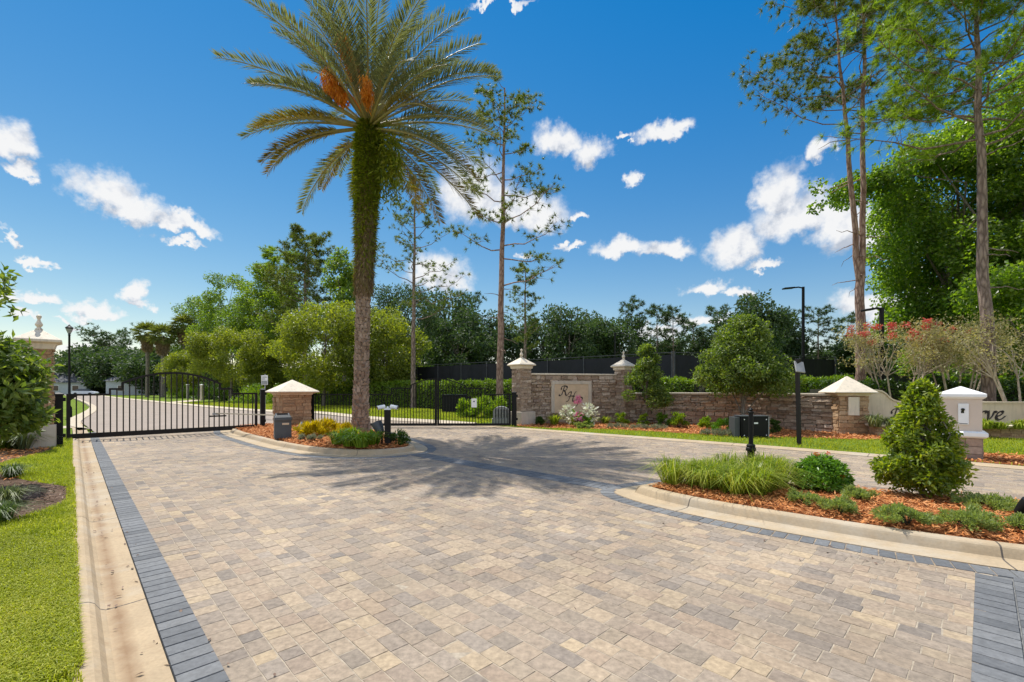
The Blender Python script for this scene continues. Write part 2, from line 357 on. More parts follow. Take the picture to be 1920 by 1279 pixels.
M['frond_old'] = leaf_mat('old_date_leaflet', [(.11,.085,.025),(.19,.15,.035),(.27,.20,.04)], .35, .4, (1.4,1.2,.4), .7)
M['fan'] = leaf_mat('fan_leaf', [(.10,.13,.03),(.17,.20,.05),(.24,.25,.08)], .35, .45, (1.4,1.4,.5), .6)
M['fan_dead'] = leaf_mat('dead_fan', [(.20,.14,.08),(.30,.22,.13),(.40,.31,.19)], .25, .7, (1.1,1,.7), .6)
M['crape'] = leaf_mat('crape_leaf', [(.26,.27,.10),(.37,.35,.16),(.47,.42,.23),(.33,.26,.12)], .4, .5, (1.3,1.2,.5), .8)
M['crape_flower'] = leaf_mat('crape_blossom', [(.55,.05,.035),(.66,.12,.09),(.70,.24,.2)], .35, .5, (1.1,.8,.8), 3)
M['flower_white'] = leaf_mat('white_bract', [(.45,.50,.30),(.62,.64,.48),(.70,.68,.62)], .3, .5, (1,1,.9), 3)
M['flower_pink'] = leaf_mat('pink_bract', [(.50,.10,.18),(.60,.20,.30),(.45,.28,.42)], .3, .5, (1,.8,.9), 3)
M['flower_red'] = leaf_mat('red_bract', [(.6,.06,.02),(.7,.14,.03)], .3, .5, (1,.8,.6), 3)
M['core'] = plain('stem_and_dark_core', (.030,.030,.016), .95, var=.4, scale=6)
def bark(name, c1, c2, s=5, stretch=.25, d=.04):
    m, nt, b, out = new_mat(name)
    mp = nd(nt, 'ShaderNodeMapping'); mp.inputs['Scale'].default_value = (1,1,stretch)
    nt.links.new(nd(nt, 'ShaderNodeNewGeometry').outputs['Position'], mp.inputs[0])
    n = noise(nt, s*2, 7, .7, mp.outputs[0], .6); v = nd(nt, 'ShaderNodeTexVoronoi'); v.inputs['Scale'].default_value = s*2.2
    v.feature = 'DISTANCE_TO_EDGE'; nt.links.new(mp.outputs[0], v.inputs['Vector'])
    f = mathn(nt, 'MULTIPLY', n, mathn(nt, 'ADD', mathn(nt, 'MULTIPLY', v.outputs[0], 2.5), .55), True)
    r = ramp(nt, [(.2, c1), (.65, c2)], f); nt.links.new(r.outputs[0], b.inputs['Base Color']); b.inputs['Roughness'].default_value = .95
    bump(nt, b, f, .9, d); return m
M['pine_bark'] = bark('pine_bark', (.10,.065,.05), (.34,.25,.20), 4)
M['pine_bark_red'] = bark('red_pine_bark', (.13,.065,.045), (.40,.27,.21), 4)
M['oak_bark'] = bark('oak_bark', (.10,.085,.065), (.26,.22,.18), 5)
M['crape_bark'] = bark('crape_bark', (.35,.27,.19), (.55,.46,.35), 3)
M['palm_boot'] = island_mat('palm_boot', [(.30,.21,.15),(.40,.295,.22),(.23,.155,.11),(.47,.36,.28)], .95, 25, .4, .8, 60, .02)
M['rachis'] = plain('palm_rachis', (.30,.25,.09), .5, var=.2)
# ------------------------------------------------------------------ ground, paving, kerbs
def sheet(name, poly, z, mat, label=None, kind='structure'):
    b = MB(); b.add([(x, y, z) for x, y in poly], [tuple(range(len(poly)))]); o = b.build(name, mat)
    if o.data.polygons[0].normal.z < 0: o.data.flip_normals()
    return tag(o, label, kind=kind)
sheet('ground', [(-900,-60),(900,-60),(900,1500),(-900,1500)], -.06, M['lawn'], 'wide flat grassy ground reaching the horizon')

# lane kerb lines
L_EDGE = smooth_path([W(-6,.40), W(0,.40), W(8,.40), W(16,.40), W(24,.40), W(34,.2)], step=.5)
R_EDGE_PTS = [W(-7,13.3), W(-3,13.3), W(1.8,13.38), W(6,13.12), W(9.5,12.75), W(12.6,12.45), W(15.0,12.2), W(18.2,11.85)]
R_EDGE = smooth_path(R_EDGE_PTS, step=.4)
ISL1 = [W(3.98,6.15), W(3.55,5.78), W(2.6,5.62), W(1.4,5.68), W(.2,5.85), W(-1.2,6.25), W(-3,6.9), W(-4.6,8.3), W(-3.2,9.6), W(-1,9.45), W(1,8.9), W(2.6,8.2), W(3.7,7.2)]
ISL1 = smooth_path(ISL1, True, .1)
ISL2 = [W(9.62,5.75), W(9.85,5.0), W(10.5,4.4), W(11.6,3.98), W(13.2,3.76), W(15.2,3.7), W(17.6,3.72), W(19.3,3.9), W(20.6,4.4), W(20.8,6.2), W(19.2,7.9), W(17.2,8.35), W(14.8,8.1), W(12.4,7.5), W(10.6,6.95), W(9.8,6.4)]
ISL2 = smooth_path(ISL2, True, .1)
for nm in ('ISL1', 'ISL2'):                              # make both run anticlockwise so that left = inside
    P = globals()[nm]; a = np.sum(P[:,0]*np.roll(P[:,1],-1)-np.roll(P[:,0],-1)*P[:,1])
    if a < 0: globals()[nm] = P[::-1].copy()
def inset(P, d): return P+normals2(P, True)*d

# paver field -------------------------------------------------------
drive = [W(-.06,.55), W(9,.55), W(22.5,.55), W(22.5,11.9)]+[tuple(p) for p in R_EDGE[::-1]]+[W(-7,9.0), W(-7,8.6), W(-.06,8.6)]
SPLIT_V = 6.3
def pavers():
    quads = []; v = .60
    while v < 13.5:
        w = random.choice([.125,.125,.125,.165]); u = -7-random.random()*.3
        while u < 22.6:
            l = random.choice([.125,.17,.17,.185,.25]); quads.append((u, u+l, v, v+w)); u += l
        v += w
    q = np.array(quads); c = np.stack([(q[:,0]+q[:,1])/2, (q[:,2]+q[:,3])/2], 1)
    xy = c[:,:1]*D1+c[:,1:]*D2
    k = inpoly(xy, drive) & ~inpoly(xy, inset(ISL1, .12)) & ~inpoly(xy, inset(ISL2, .12))
    k &= ~((c[:,0] < -.03) & (c[:,1] < 6.2))
    q = q[k]; n = len(q); g = .0017; bv = .0030
    V = np.zeros((n,8,3)); dz = rng.normal(0, .0008, (n,1))
    for r, (gg, z) in enumerate(((g, -.03), (g+bv, 0.0))):
        for j, (a, b) in enumerate(((0,2),(1,2),(1,3),(0,3))):
            uu = q[:,a]+(gg if a == 0 else -gg)+rng.normal(0,.0018,n); vv = q[:,b]+(gg if b == 2 else -gg)+rng.normal(0,.0018,n)
            V[:,r*4+j,:2] = uu[:,None]*D1+vv[:,None]*D2; V[:,r*4+j,2] = (-.007 if r == 0 else 0)+dz[:,0]+rng.normal(0,.0005,n)
    V = V.reshape(n*8,3); b = np.arange(n)[:,None]*8
    Fs = np.concatenate([b+np.array([f]) for f in ((4,5,6,7),(0,1,5,4),(1,2,6,5),(2,3,7,6),(3,0,4,7))], 0)
    return tag(mesh_np('paving', V, Fs[:, ::-1] if np.cross(np.r_[D1,0],np.r_[D2,0])[2] < 0 else Fs, M['paver']), 'tan and grey tumbled concrete pavers of the driveway', kind='structure')
pavers()
sheet('road_base', drive, -.0025, M['joint'], 'sandy joints between the pavers')
sheet('entry_apron', [W(.02,.2), W(.02,5.75), W(-6,7.2), W(-6,.2)], -.006, M['joint_dark'], 'grey joints below the dark entry band')
def band(name, P, off, width, label, closed=False, z=.0045, pitch=.128):
    """a soldier course: dark bricks laid across a line (off = distance left of it to the near edge)"""
    N = normals2(P, closed); L = np.concatenate([[0], np.cumsum(np.linalg.norm(np.diff(P, axis=0), axis=1))])
    tot = L[-1]; n = int(tot/pitch); s0 = np.linspace(0, tot, n+1); g = .0022; V = []; Fs = []
    ip = lambda s: (np.array([np.interp(s, L, P[:,0]), np.interp(s, L, P[:,1])]), np.array([np.interp(s, L, N[:,0]), np.interp(s, L, N[:,1])]))
    for i in range(n):
        b = len(V); dz = random.gauss(0,.0008)
        for gg, zz in ((g, -.012), (g+.0045, z+dz)):
            a, na = ip(s0[i]+gg); c, nc = ip(s0[i+1]-gg)
            for p, nn, o in ((a,na,off+gg),(c,nc,off+gg),(c,nc,off+width-gg),(a,na,off+width-gg)):
                q = p+nn*o; V.append((q[0], q[1], zz))
        Fs += [(b+4,b+5,b+6,b+7),(b,b+1,b+5,b+4),(b+1,b+2,b+6,b+5),(b+2,b+3,b+7,b+6),(b+3,b,b+4,b+7)]
    return tag(mesh_np(name, V, Fs, M['border']), label, kind='structure')
lp = smooth_path([W(-1,.40), W(12,.40), W(22.4,.40)], step=.4)[::-1].copy()   # run towards the viewer: left of travel = lane side
band('paver_border', lp, .004, .222, 'blue grey paver course along the gutter at the left of the lane')
for i in range(3):
    hp = np.array([W(.05-.2245*i, .63+.01*i), W(.05-.2245*i, 3), W(.05-.2245*i, 5.62+.12*i)])
    band('paver_header', hp[::-1].copy(), 0, .224, 'blue grey paver courses across the lane mouth at lower right', pitch=.13)
band('paver_border', ISL1, -.235, .222, 'dark grey paver course around the foreground island', True)
band('paver_border', ISL2, -.235, .222, 'dark grey paver course around the palm island', True)
cl = np.array([W(9.75,6.02), W(7,6.1), W(4.05,6.28)])
band('paver_border', cl, -.24, .222, 'dark grey paver courses linking the two islands', z=.0055); band('paver_border', cl, -.015, .222, 'dark grey paver courses linking the two islands', z=.0055)

# kerbs ---------------------------------------------------------------
lk = np.array(L_EDGE); lkr = lk.copy()
# left of travel along +u is the lawn side
tag(sweep('kerb', lkr, [(0,-.02),(0,.006),(.10,.000),(.225,-.004),(.255,.012),(.285,.062),(.315,.082),(.335,.086),(.395,.088),(.405,.07),(.405,-.03)], M['gutter']), 'tan concrete kerb and gutter at the left of the lane', kind='structure')
rk = np.array(R_EDGE)[::-1].copy()
tag(sweep('kerb', rk, [(0,-.02),(0,.010),(.06,.022),(.30,.045),(.31,-.02)], M['kerb']), 'pale ribbon kerb along the far lawn', kind='structure')
for P, lb in ((ISL1, 'concrete kerb and gutter round the foreground island'), (ISL2, 'concrete kerb and gutter round the palm island')):
    tag(sweep('kerb', P, [(0,-.02),(0,.008),(.14,.004),(.27,.006),(.30,.018),(.315,.05),(.333,.085),(.345,.104),(.362,.116),(.39,.122),(.47,.124),(.485,.105),(.485,.02)], M['kerb'], True), lb, kind='structure')

# lawns (a few cm proud of the kerb's back) and mulch beds -------------
def lawn(name, poly, z, mat, label): return sheet(name, poly, z, mat, label)
BED_L = smooth_path([(-16.2,12.3),(-13.5,12.1),(-11.6,11.45),(-10.95,10.5),(-10.45,9.4),(-9.6,8.4),(-8.0,7.5),(-6.75,6.95),(-6.1,6.25),(-5.8,5.55),(-5.75,4.7),(-6.4,3.9),(-8,3.4),(-14,4),(-17,8)], True, .2)
LAWN_L = [W(-4,.0), W(19.0,.0), W(24,.0), W(24,-14), W(-4,-14)]
sheet('lawn', LAWN_L, .074, M['lawn'], 'lawn beside the left kerb')
BED_R = [G(975,799,.06), G(1030,802,.06), G(1085,803,.06), G(1150,804.5,.06), G(1240,809,.06), G(1300,813,.06), G(1370,816.5,.06), G(1450,819,.06), G(1540,820.5,.06), G(1600,823,.06), G(1650,823,.06), (12.9,15.4),(11.2,17.2),(7.4,22.4),(5,22.4),(-.2,20.6)]
RL_IN = [tuple(p) for p in (R_EDGE+np.array(normals2(R_EDGE, False))*-.30)]
LAWN_R = RL_IN+[(-2.0,23.0),(8,24),(16,24),(40,20),(40,-2)]
sheet('lawn', LAWN_R, .034, M['lawn'], 'lawn strip in front of the entrance walls')
def mound(name, P, ins, z, h, mat, label):
    """bed surface: rim at z, gently domed by h towards the middle"""
    P = np.asarray(P); c = P.mean(0); rings = []
    base = P if ins == 0 else inset(P, ins)
    for k, t in enumerate((0, .12, .3, .55, .8, .97)):
        q = base+(c-base)*t; rings.append(np.c_[q, np.full(len(q), z+h*math.sin(t*math.pi/2))+(rng.normal(0,.008,len(q)) if k else 0)])
    n = len(base); V = np.vstack(rings+[np.r_[c, z+h]]); Fs = []
    for k in range(len(rings)-1):
        for i in range(n): Fs.append((k*n+i, k*n+(i+1) % n, (k+1)*n+(i+1) % n, (k+1)*n+i))
    o = mesh_np(name, V, Fs, mat, smooth=True)
    return tag(o, label, kind='stuff')
def chips(parent, pts, z, n_mat, l=.055, w=.011):
    n = len(pts); pos = np.c_[pts, z+rng.uniform(.0,.028,n)]; a = rng.uniform(0, 6.283, n)
    d = np.stack([np.cos(a), np.sin(a), rng.normal(0,.35,n)], 1); nn = np.stack([rng.normal(0,.5,n), rng.normal(0,.5,n), np.ones(n)], 1)
    return leaves('wood_chip_litter', pos, d, nn, l*rng.uniform(.5,1.6,n), w*rng.uniform(.6,1.7,n), n_mat, parent, .05)
b = mound('mulch', ISL1, .47, .105, .07, M['mulch_base'], 'orange bark mulch filling the foreground island')
i1 = inset(ISL1, .50); pts = sample_poly(i1, 26000); pts = pts[(pts[:,1] > 3.2)]
def dome(pts, P, ins, z, h):
    Pn = inset(np.asarray(P), ins); c = np.asarray(P).mean(0); s = Pn[::4]
    d = np.min(np.linalg.norm(pts[:,None,:]-s[None], axis=2), axis=1); dc = np.linalg.norm(pts-c, axis=1)
    return z+h*np.sin(np.clip(d/(d+dc), 0, 1)*math.pi/2)
chips(b, pts, dome(pts, ISL1, .47, .125, .07), M['chips'], .062, .012)
b = mound('mulch', ISL2, .47, .105, .10, M['mulch_base'], 'orange bark mulch filling the palm island')
i2 = inset(ISL2, .5); pts = sample_poly(i2, 14000); chips(b, pts, dome(pts, ISL2, .47, .125, .10), M['chips'], .085, .022)
b = tag(sheet('mulch', BED_R, .045, M['mulch_base'], 'orange bark mulch along the foot of the stone walls', 'stuff'))
pts = sample_poly(BED_R, 12000); chips(b, pts, .05, M['chips'], .10, .028)
b = tag(sheet('mulch', [tuple(p) for p in BED_L], .082, M['mulch_dark'], 'weathered mulch in the bed at the left lawn', 'stuff'))
pts = sample_poly(BED_L, 16000); far = pts[:,1] > 7.4
chips(b, pts[~far], .086, M['chips_old'], .06, .014); chips(b, pts[far], .088, M['chips'], .08, .022)
KP = [W(.75,13.75), W(.9,15.6), W(-1.2,15.9), W(-3.2,15.2), W(-3.4,13.75)]
b = tag(sheet('mulch', KP, .045, M['mulch_base'], 'orange mulch around the keypad pillar', 'stuff')); chips(b, sample_poly(KP, 3000), .05, M['chips'], .08, .022)

# grass blades
def grass(name, pts, z, h, w, label, mat='grass'):
    n = len(pts); lean = rng.uniform(.2,.9,n); o = blades(name, np.c_[pts, np.full(n, z)], h*rng.uniform(.6,1.25,n), lean, w*rng.uniform(.7,1.2,n), M[mat])
    return tag(o, label, kind='stuff')
frame_l = [(-2.40,1.7),(-2.34,2.49),W(4.2,.012),W(10,.012),W(19.8,.012),W(19.8,-3),(-15.5,11),(-8.5,7.4),(-4.6,4.0),(-2.9,2.2)]
pts = sample_poly(frame_l, 150000); keep = rng.uniform(0,1,len(pts)) < np.clip((4.2/pts[:,1])**1.3, .05, 1)
near = sample_poly([(-2.42,2.1),(-2.36,2.49),W(6,.01),(-6.6,5.2),(-3.0,2.2)], 90000)
pts = np.vstack([pts[keep], near]); pts = pts[~inpoly(pts, BED_L)]
pts = np.vstack([pts, sample_poly([W(2.6,.035), W(2.6,-.06), W(12,-.06), W(12,.03)], 4200)])
grass('grass', pts, .072, .062, .0065, 'bright green lawn grass beside the left kerb')
pts = sample_poly(LAWN_R, 160000); d = np.hypot(pts[:,0], pts[:,1]); pts = pts[(~inpoly(pts, BED_R)) & (~inpoly(pts, KP)) & (d < 21) & (pts[:,0] < 20) & (pts[:,1] > 4) & (pts[:,1] < 19.5)]
grass('grass', pts, .03, .075, .016, 'bright green lawn grass in front of the stone walls')

n = 260; u_ = rng.uniform(.4,15,n); v_ = np.where(rng.uniform(0,1,n) < .5, .12+np.abs(rng.normal(0,.25,n)), 5.55-np.abs(rng.normal(0,.5,n))); v_[::5] = rng.uniform(.6,12,len(v_[::5]))
q = u_[:,None]*D1+v_[:,None]*D2; n = len(q)
o = leaves('leaf_litter', np.c_[q, rng.uniform(.010,.016,n)], np.c_[rng.normal(0,1,(n,2)), rng.normal(0,.12,n)], np.c_[rng.normal(0,.3,(n,2)), np.ones(n)], rng.uniform(.02,.06,n), rng.uniform(.008,.022,n), M['chips_old'])
tag(o, 'dry leaves and bits of mulch blown over the paving', kind='stuff')
# beyond the gates -------------------------------------------------------
road_far = [W(22.4,.6), W(30,.3), W(54,1.5), W(100,.5), W(150,-1), W(150,3.2), W(95,5.1), W(70,6.5), W(48,7.8), W(38.4,8.6), W(33,9.6), W(29.6,10.9), W(24,11.0), W(21.5,11.0), W(17.7,11.9), W(15.6,12.2), W(15.4,8.4), W(17.2,8.1), W(20.8,7.6), W(22.4,6.0)]
sheet('road', road_far, -.012, M['road'], 'pinkish grey concrete road running away beyond the gates')
vk = smooth_path([W(15.2,12.15), W(17.7,11.95), W(21.5,11.05), W(25,11.0), W(29.6,11.0), W(33,9.7), W(38.4,8.7), W(48,7.9), W(70,6.6), W(95,5.2), W(150,3.3)], step=1.0)[::-1].copy()
tag(sweep('kerb', vk, [(0,-.03),(0,.02),(.3,.10),(.45,.11),(.46,-.03)], M['path']), 'pale kerb of the road beyond the gates', kind='structure')
vl = smooth_path([W(24,.55), W(30,.3), W(54,1.5), W(100,.5), W(150,-1)], step=1.0)
tag(sweep('kerb', vl, [(0,-.03),(0,.02),(.3,.10),(.45,.11),(.46,-.03)], M['path']), 'pale kerb at the left of the road beyond the gate', kind='structure')
lawn2 = [W(15.4,12.5), W(17.7,12.4), W(21.5,11.5), W(25,11.5), W(29.6,11.5), W(33,10.2), W(38.4,9.2), W(48,8.4), W(70,7.1), W(95,5.7), W(150,3.8), W(150,60), W(20,60), W(10,24)]
sheet('lawn', lawn2, .02, M['lawn'], 'lawn beyond the gates')
sheet('path', [W(58,7.6), W(63,7.3), W(74,11.5), W(72,12.6)], .03, M['path'], 'pale footpath meeting the road beyond the gate')
sheet('path', [W(24.2,.0), W(25.6,0), W(25.6,-9), W(24.2,-9)], .085, M['path'], 'pale footpath crossing the left verge')
pts = sample_poly([W(15.4,12.5), W(17.7,12.4), W(21.5,11.5), W(29.6,11.5), W(33,10.2), W(38.4,9.2), W(48,8.4), W(60,8), W(60,15), W(50,17), W(22,20), W(16,17)], 80000)
grass('grass', pts, .015, .09, .03, 'lawn grass beyond the gates')
# ------------------------------------------------------------------ stonework
def stones(b, p0, p1, z0, z1, th=.045, hs=(.06,.15), ls=(.14,.42), rough=.012):
    p0 = np.array(p0[:2], float); p1 = np.array(p1[:2], float); L = np.linalg.norm(p1-p0); a = (p1-p0)/L; n = np.array((a[1], -a[0]))
    z = z0
    while z < z1-.02:
        h = min(random.uniform(*hs), z1-z)
        if z1-z-h < hs[0]*.6: h = z1-z
        t = 0
        while t < L-.01:
            l = min(random.uniform(*ls), L-t)
            if L-t-l < ls[0]*.5: l = L-t
            d = th*random.uniform(.3,1.3); g = .009; vs = []
            for k in (0, 1):
                for (tt, zz) in ((t+g, z+g), (t+l-g, z+g), (t+l-g, z+h-g), (t+g, z+h-g)):
                    jt, jz = (random.uniform(-rough, rough) if k else 0), (random.uniform(-rough, rough)*.7 if k else 0)
                    q = p0+a*(tt+jt*k)+n*((d+random.uniform(-rough, rough)) if k else -.03); vs.append((q[0], q[1], zz+jz))
            b.add(vs, [(4,5,6,7),(0,1,5,4),(1,2,6,5),(2,3,7,6),(3,0,4,7)]); t += l
        z += h
def pillar(label, loc, rz, w, zb, capw, ze, za, finial=0, base=None, mat='stone', name='stone_pillar', hs=(.06,.15), ls=(.14,.42), group='stone pillars of the entrance'):
    t = thing(name, label, 'pillar', loc, rz, group); b = MB(); hw = w/2-.02
    b.box(0,0,-.05, w-.03, w-.03, zb+.05)
    c = [(-hw,-hw),(hw,-hw),(hw,hw),(-hw,hw)]
    for i in range(4): stones(b, c[i], c[(i+1) % 4], 0, zb, hs=hs, ls=ls)
    b.build('shaft', M[mat], t)
    cw = capw/2; e = ze-zb; b = MB()
    b.squares([(hw+.05, zb-.02), (hw+.07, zb+e*.25), (cw-.10, zb+e*.55), (cw-.02, zb+e*.7), (cw, zb+e*.72), (cw, ze), (cw-.02, ze+.015), (.07 if finial else .012, za)])
    b.build('cap', M['cast'], t, bevel=.012)
    if finial:
        b = MB(); s = finial
        b.lathe([(.10*s, za-.06*s),(.12*s,za),(.12*s,za+.05*s),(.075*s,za+.09*s),(.06*s,za+.12*s),(.10*s,za+.17*s),(.125*s,za+.23*s),(.10*s,za+.30*s),(.055*s,za+.38*s),(.045*s,za+.46*s),(.07*s,za+.50*s),(.085*s,za+.55*s),(.075*s,za+.60*s),(.02*s,za+.64*s)], 20)
        b.build('finial', M['cast'], t, smooth=True)
    if base:
        b = MB(); b.box(base[0], base[1], -.05, base[2], base[3], base[4]+.05); b.build('plinth', M['cast_grey'], t, bevel=.015)
    return t
Yp = 19.4
p1 = (X(978,Yp), Yp+.2)
pillar('tall stone pillar with finial at the right end of the exit gate beside the monogram wall', p1, R(38), .60, 2.45, .90, 2.62, 2.90, .62, (.04,-.04,.78,.78,.60))
Y2 = 20.9; p2 = (X(1169,Y2), Y2)
pillar('tall stone pillar with finial partly hidden behind the conical holly', p2, R(38), .58, 2.45, .84, 2.62, 2.90, .62)
YL = 11.75; pL = (X(73,YL), YL)
pillar('tall stone pillar with finial rising behind the glossy shrub left of the entry gate', pL, R(44), .52, 2.62, .86, 2.84, 3.10, .62, (0,0,.64,.64,.66), 'stone_tan')
pM = (X(540,18.0), 18.35)
pillar('squat stone pillar with a plain pyramid cap between the two gates', pM, R(44), 1.10, 1.36, 1.58, 1.47, 1.94, 0, None, 'stone_tan', 'gate_pillar', (.10,.2), (.2,.5))
YR = 15.9; pR = (X(1588,YR), YR)
tR = pillar('squat stone pillar with a blank tan plaque joining the stone wall to the stucco wall', pR, R(-13), .90, 1.36, 1.30, 1.47, 2.02, 0, None, 'stone_tan', 'wall_pillar', (.08,.18), (.18,.45))
b = MB(); b.box(-.02, -.51, .68, .33, .05, .62); b.build('plaque', M['cast'], tR, bevel=.006)

# monogram wall -------------------------------------------------------------
# script letters as broad-nib strokes; glyphs are polylines in a unit box
GL = {
 'R': [[(.05,.62),(-.02,.80),(.12,.97),(.38,1.0),(.60,.90),(.62,.70),(.45,.54),(.22,.52)],[(.30,.93),(.27,.6),(.20,.2),(.12,.03),(-.05,.0),(-.10,.12)],[(.30,.52),(.48,.42),(.58,.16),(.72,.02),(.88,.12)]],
 'H': [[(-.05,.75),(.05,.95),(.24,.98),(.26,.75),(.18,.3),(.08,.04),(-.08,.02)],[(.02,.48),(.3,.56),(.72,.52)],[(.80,1.02),(.66,.85),(.58,.45),(.60,.10),(.72,.0),(.88,.14)]],
 'P': [[(.05,.62),(-.02,.80),(.12,.97),(.38,1.0),(.62,.90),(.64,.68),(.45,.50),(.22,.50)],[(.30,.93),(.27,.6),(.20,.2),(.14,.0)]],
 'r': [[(-.05,.05),(.10,.45),(.12,.02)],[(.12,.30),(.22,.45),(.36,.46),(.38,.36)]],
 'e': [[(0,.16),(.20,.26),(.30,.40),(.20,.47),(.06,.36),(.03,.15),(.14,.0),(.30,.05),(.44,.2)]],
 's': [[(-.04,.04),(.22,.47),(.24,.30),(.30,.12),(.18,.0),(.04,.06)],[(.2,.0),(.4,.12)]],
 'v': [[(-.04,.36),(.06,.46),(.12,.2),(.16,.0),(.32,.25),(.34,.46),(.46,.40)]],
}
ADV = {'R':.80,'H':.92,'P':.68,'r':.40,'e':.44,'s':.40,'v':.46}
def letter(name, ch, parent, org, ax, up, nrm, h, mat, nib=.075, ang=40):
    b = MB(); org, ax, up, nrm = map(Vector, (org, ax, up, nrm)); nv = (ax*math.cos(R(ang))+up*math.sin(R(ang)))*nib*h
    for st in GL[ch]:
        pts = smooth_path(st, step=.05); vs = []; slant = .22
        for k in (0, 1):
            for (a, c) in pts:
                q = org+ax*(a+slant*c)*h+up*c*h+nrm*(.012 if k else -.004)
                vs += [q-nv, q+nv]
        n = len(pts); fs = []
        for i in range(n-1):
            fs.append((2*n+2*i, 2*n+2*i+1, 2*n+2*i+3, 2*n+2*i+2))
            fs.append((2*i, 2*i+2, 2*n+2*i+2, 2*n+2*i)); fs.append((2*i+1, 2*n+2*i+1, 2*n+2*i+3, 2*i+3))
        b.add(vs, fs)
        # thin pen width across the nib too, so that no stroke vanishes
        b.tube([org+ax*(a+slant*c)*h+up*c*h+nrm*.006 for a, c in pts], nib*h*.42, 5)
    return b.build(name, mat, parent)
def wall_frame(p, q):
    d = np.array(q)-np.array(p); L = np.linalg.norm(d); d /= L; return d, np.array((d[1], -d[0])), L
wa = (p1[0]+.25, p1[1]+.22); wb = (p2[0]-.2, p2[1]+.05); d, n, L = wall_frame(wa, wb)
tw = thing('stone_wall', 'stacked stone wall carrying the cast stone RHP monogram panel', 'wall', (wa[0], wa[1], 0), math.atan2(d[1], d[0]), 'stone walls of the entrance')
b = MB(); b.box(L/2, .16, -.05, L, .3, 2.23); stones(b, (0,0), (L,0), 0, 2.16, .07, (.06,.15), (.14,.42), .02); b.build('stone_facing', M['stone'], tw)
b = MB(); b.box(L/2+.05, .14, 2.182, L-.15, .46, .07); b.build('coping', M['cast'], tw, bevel=.012)
def onwall(px, wa, d):          # distance along a wall line where a pixel column meets it
    k = (px-960)/F; return (k*wa[1]-wa[0])/(d[0]-k*d[1])
x0, x1 = onwall(1032, wa, d), onwall(1107, wa, d)
pn = MB(); pn.box((x0+x1)/2, -.05, .50, x1-x0, .12, 1.42); pan = pn.build('sign_panel', M['panel'], tw, bevel=.012)
b = MB(); w = .15
for (cx, cz, sx, sz) in (((x0+x1)/2, 1.92-w, x1-x0, w), (x0+w/2, .50, w, 1.42-w), (x1-w/2, .50, w, 1.42-w)): b.box(cx, -.118, cz, sx, .03, sz)
b.build('panel_border', M['cast_grey'], pan, bevel=.008)
for ch, px, py, h in (('R',1048,742,.43),('H',1061.5,753,.43),('P',1077,762,.40)):
    letter('letter', ch, pan, (onwall(px, wa, d), -.112, Zp(py, 20.0)), (1,0,0), (0,0,1), (0,-1,0), h, M['red_dark'])
# lower wall in two straight runs
def low_wall(label, p, q, z, mat='stone', name='stone_wall'):
    d, n, L = wall_frame(p, q); t = thing(name, label, 'wall', (p[0], p[1], 0), math.atan2(d[1], d[0]), 'stone walls of the entrance')
    b = MB(); b.box(L/2, .17, -.05, L, .3, z+.05); stones(b, (0,0), (L,0), 0, z-.03, .10, (.07,.18), (.16,.45), .028); b.build('stone_facing', M[mat], t)
    b = MB(); b.box(L/2, .14, z+.002, L+.02, .48, .08); b.build('coping', M['cast'], t, bevel=.012); return t
k1 = (9.35, 18.55)
low_wall('low stacked stone wall running from behind the conical holly to the round holly tree', (p2[0]+.25, p2[1]-.1), k1, 1.33)
low_wall('low stacked stone wall between the black equipment cabinet and the plaque pillar', (k1[0]+.03, k1[1]-.04), (pR[0]-.36, pR[1]+.15), 1.33)

# stucco name wall -----------------------------------------------------------
sp = np.array((pR[0]+.36, pR[1]+.05)); sd = np.array((.985,-.17)); sd /= np.linalg.norm(sd); SL = 9.5
ts = thing('name_wall', 'cream stucco wall with a swooping top and dark script lettering', 'wall', (sp[0], sp[1], 0), math.atan2(sd[1], sd[0]))
top = [(0,1.50),(.62,1.50),(.80,1.47),(.93,1.38),(1.02,1.27),(1.14,1.17),(1.30,1.11),(1.5,1.09),(SL,1.09)]
b = MB(); b.face_prism([(0,-.05)]+[(SL,-.05)]+top[::-1], (0,.30), (1,0), .28); b.build('stucco_face', M['stucco'], ts)
b = MB(); tp = top; vs = []
for a, z in tp:
    vs += [(a,-.02,z+.002),(a,-.02,z+.06),(a,.34,z+.06),(a,.34,z+.002)]
fs = []
for i in range(len(tp)-1):
    o_ = i*4
    for j in range(4): fs.append((o_+j, o_+(j+1) % 4, o_+4+(j+1) % 4, o_+4+j))
e = (len(tp)-1)*4; fs += [(0,1,2,3)[::-1], (e,e+1,e+2,e+3)]
b.add(vs, fs); b.build('coping', M['stucco'], ts)
xr = onwall(1668, sp, sd); letter('letter', 'R', ts, (xr, .018, Zp(791,15.6)), (1,0,0), (0,0,1), (0,-1,0), .44, M['red_dark'])
cur = onwall(1877, sp, sd); cur0 = cur; word = 'Preserve'; h = .62; tot = sum(ADV[c] for c in word)*h; cur = cur-tot+.10
for c in word:
    letter('letter', c, ts, (cur, .018, Zp(790,14.6)), (1,0,0), (0,0,1), (0,-1,0), h, M['red_dark'], .075); cur += ADV[c]*h
tb = thing('planter_wall', 'low brick planter wall with a pale slab top below the stucco wall', 'wall', (sp[0]-.15, sp[1]-1.05, 0), math.atan2(sd[1], sd[0]))
b = MB(); b.box(SL/2, .2, -.05, SL, .34, .40); stones(b, (0,.03), (SL,.03), 0, .345, .02, (.07,.09), (.2,.3), .005); stones(b, (0,.0), (.42,.0), 0, .345, .05); b.build('brick_face', M['stone_tan'], tb)
b = MB(); b.box(SL/2-.05, .17, .352, SL+.1, .5, .07); b.build('slab_top', M['cast'], tb, bevel=.012)

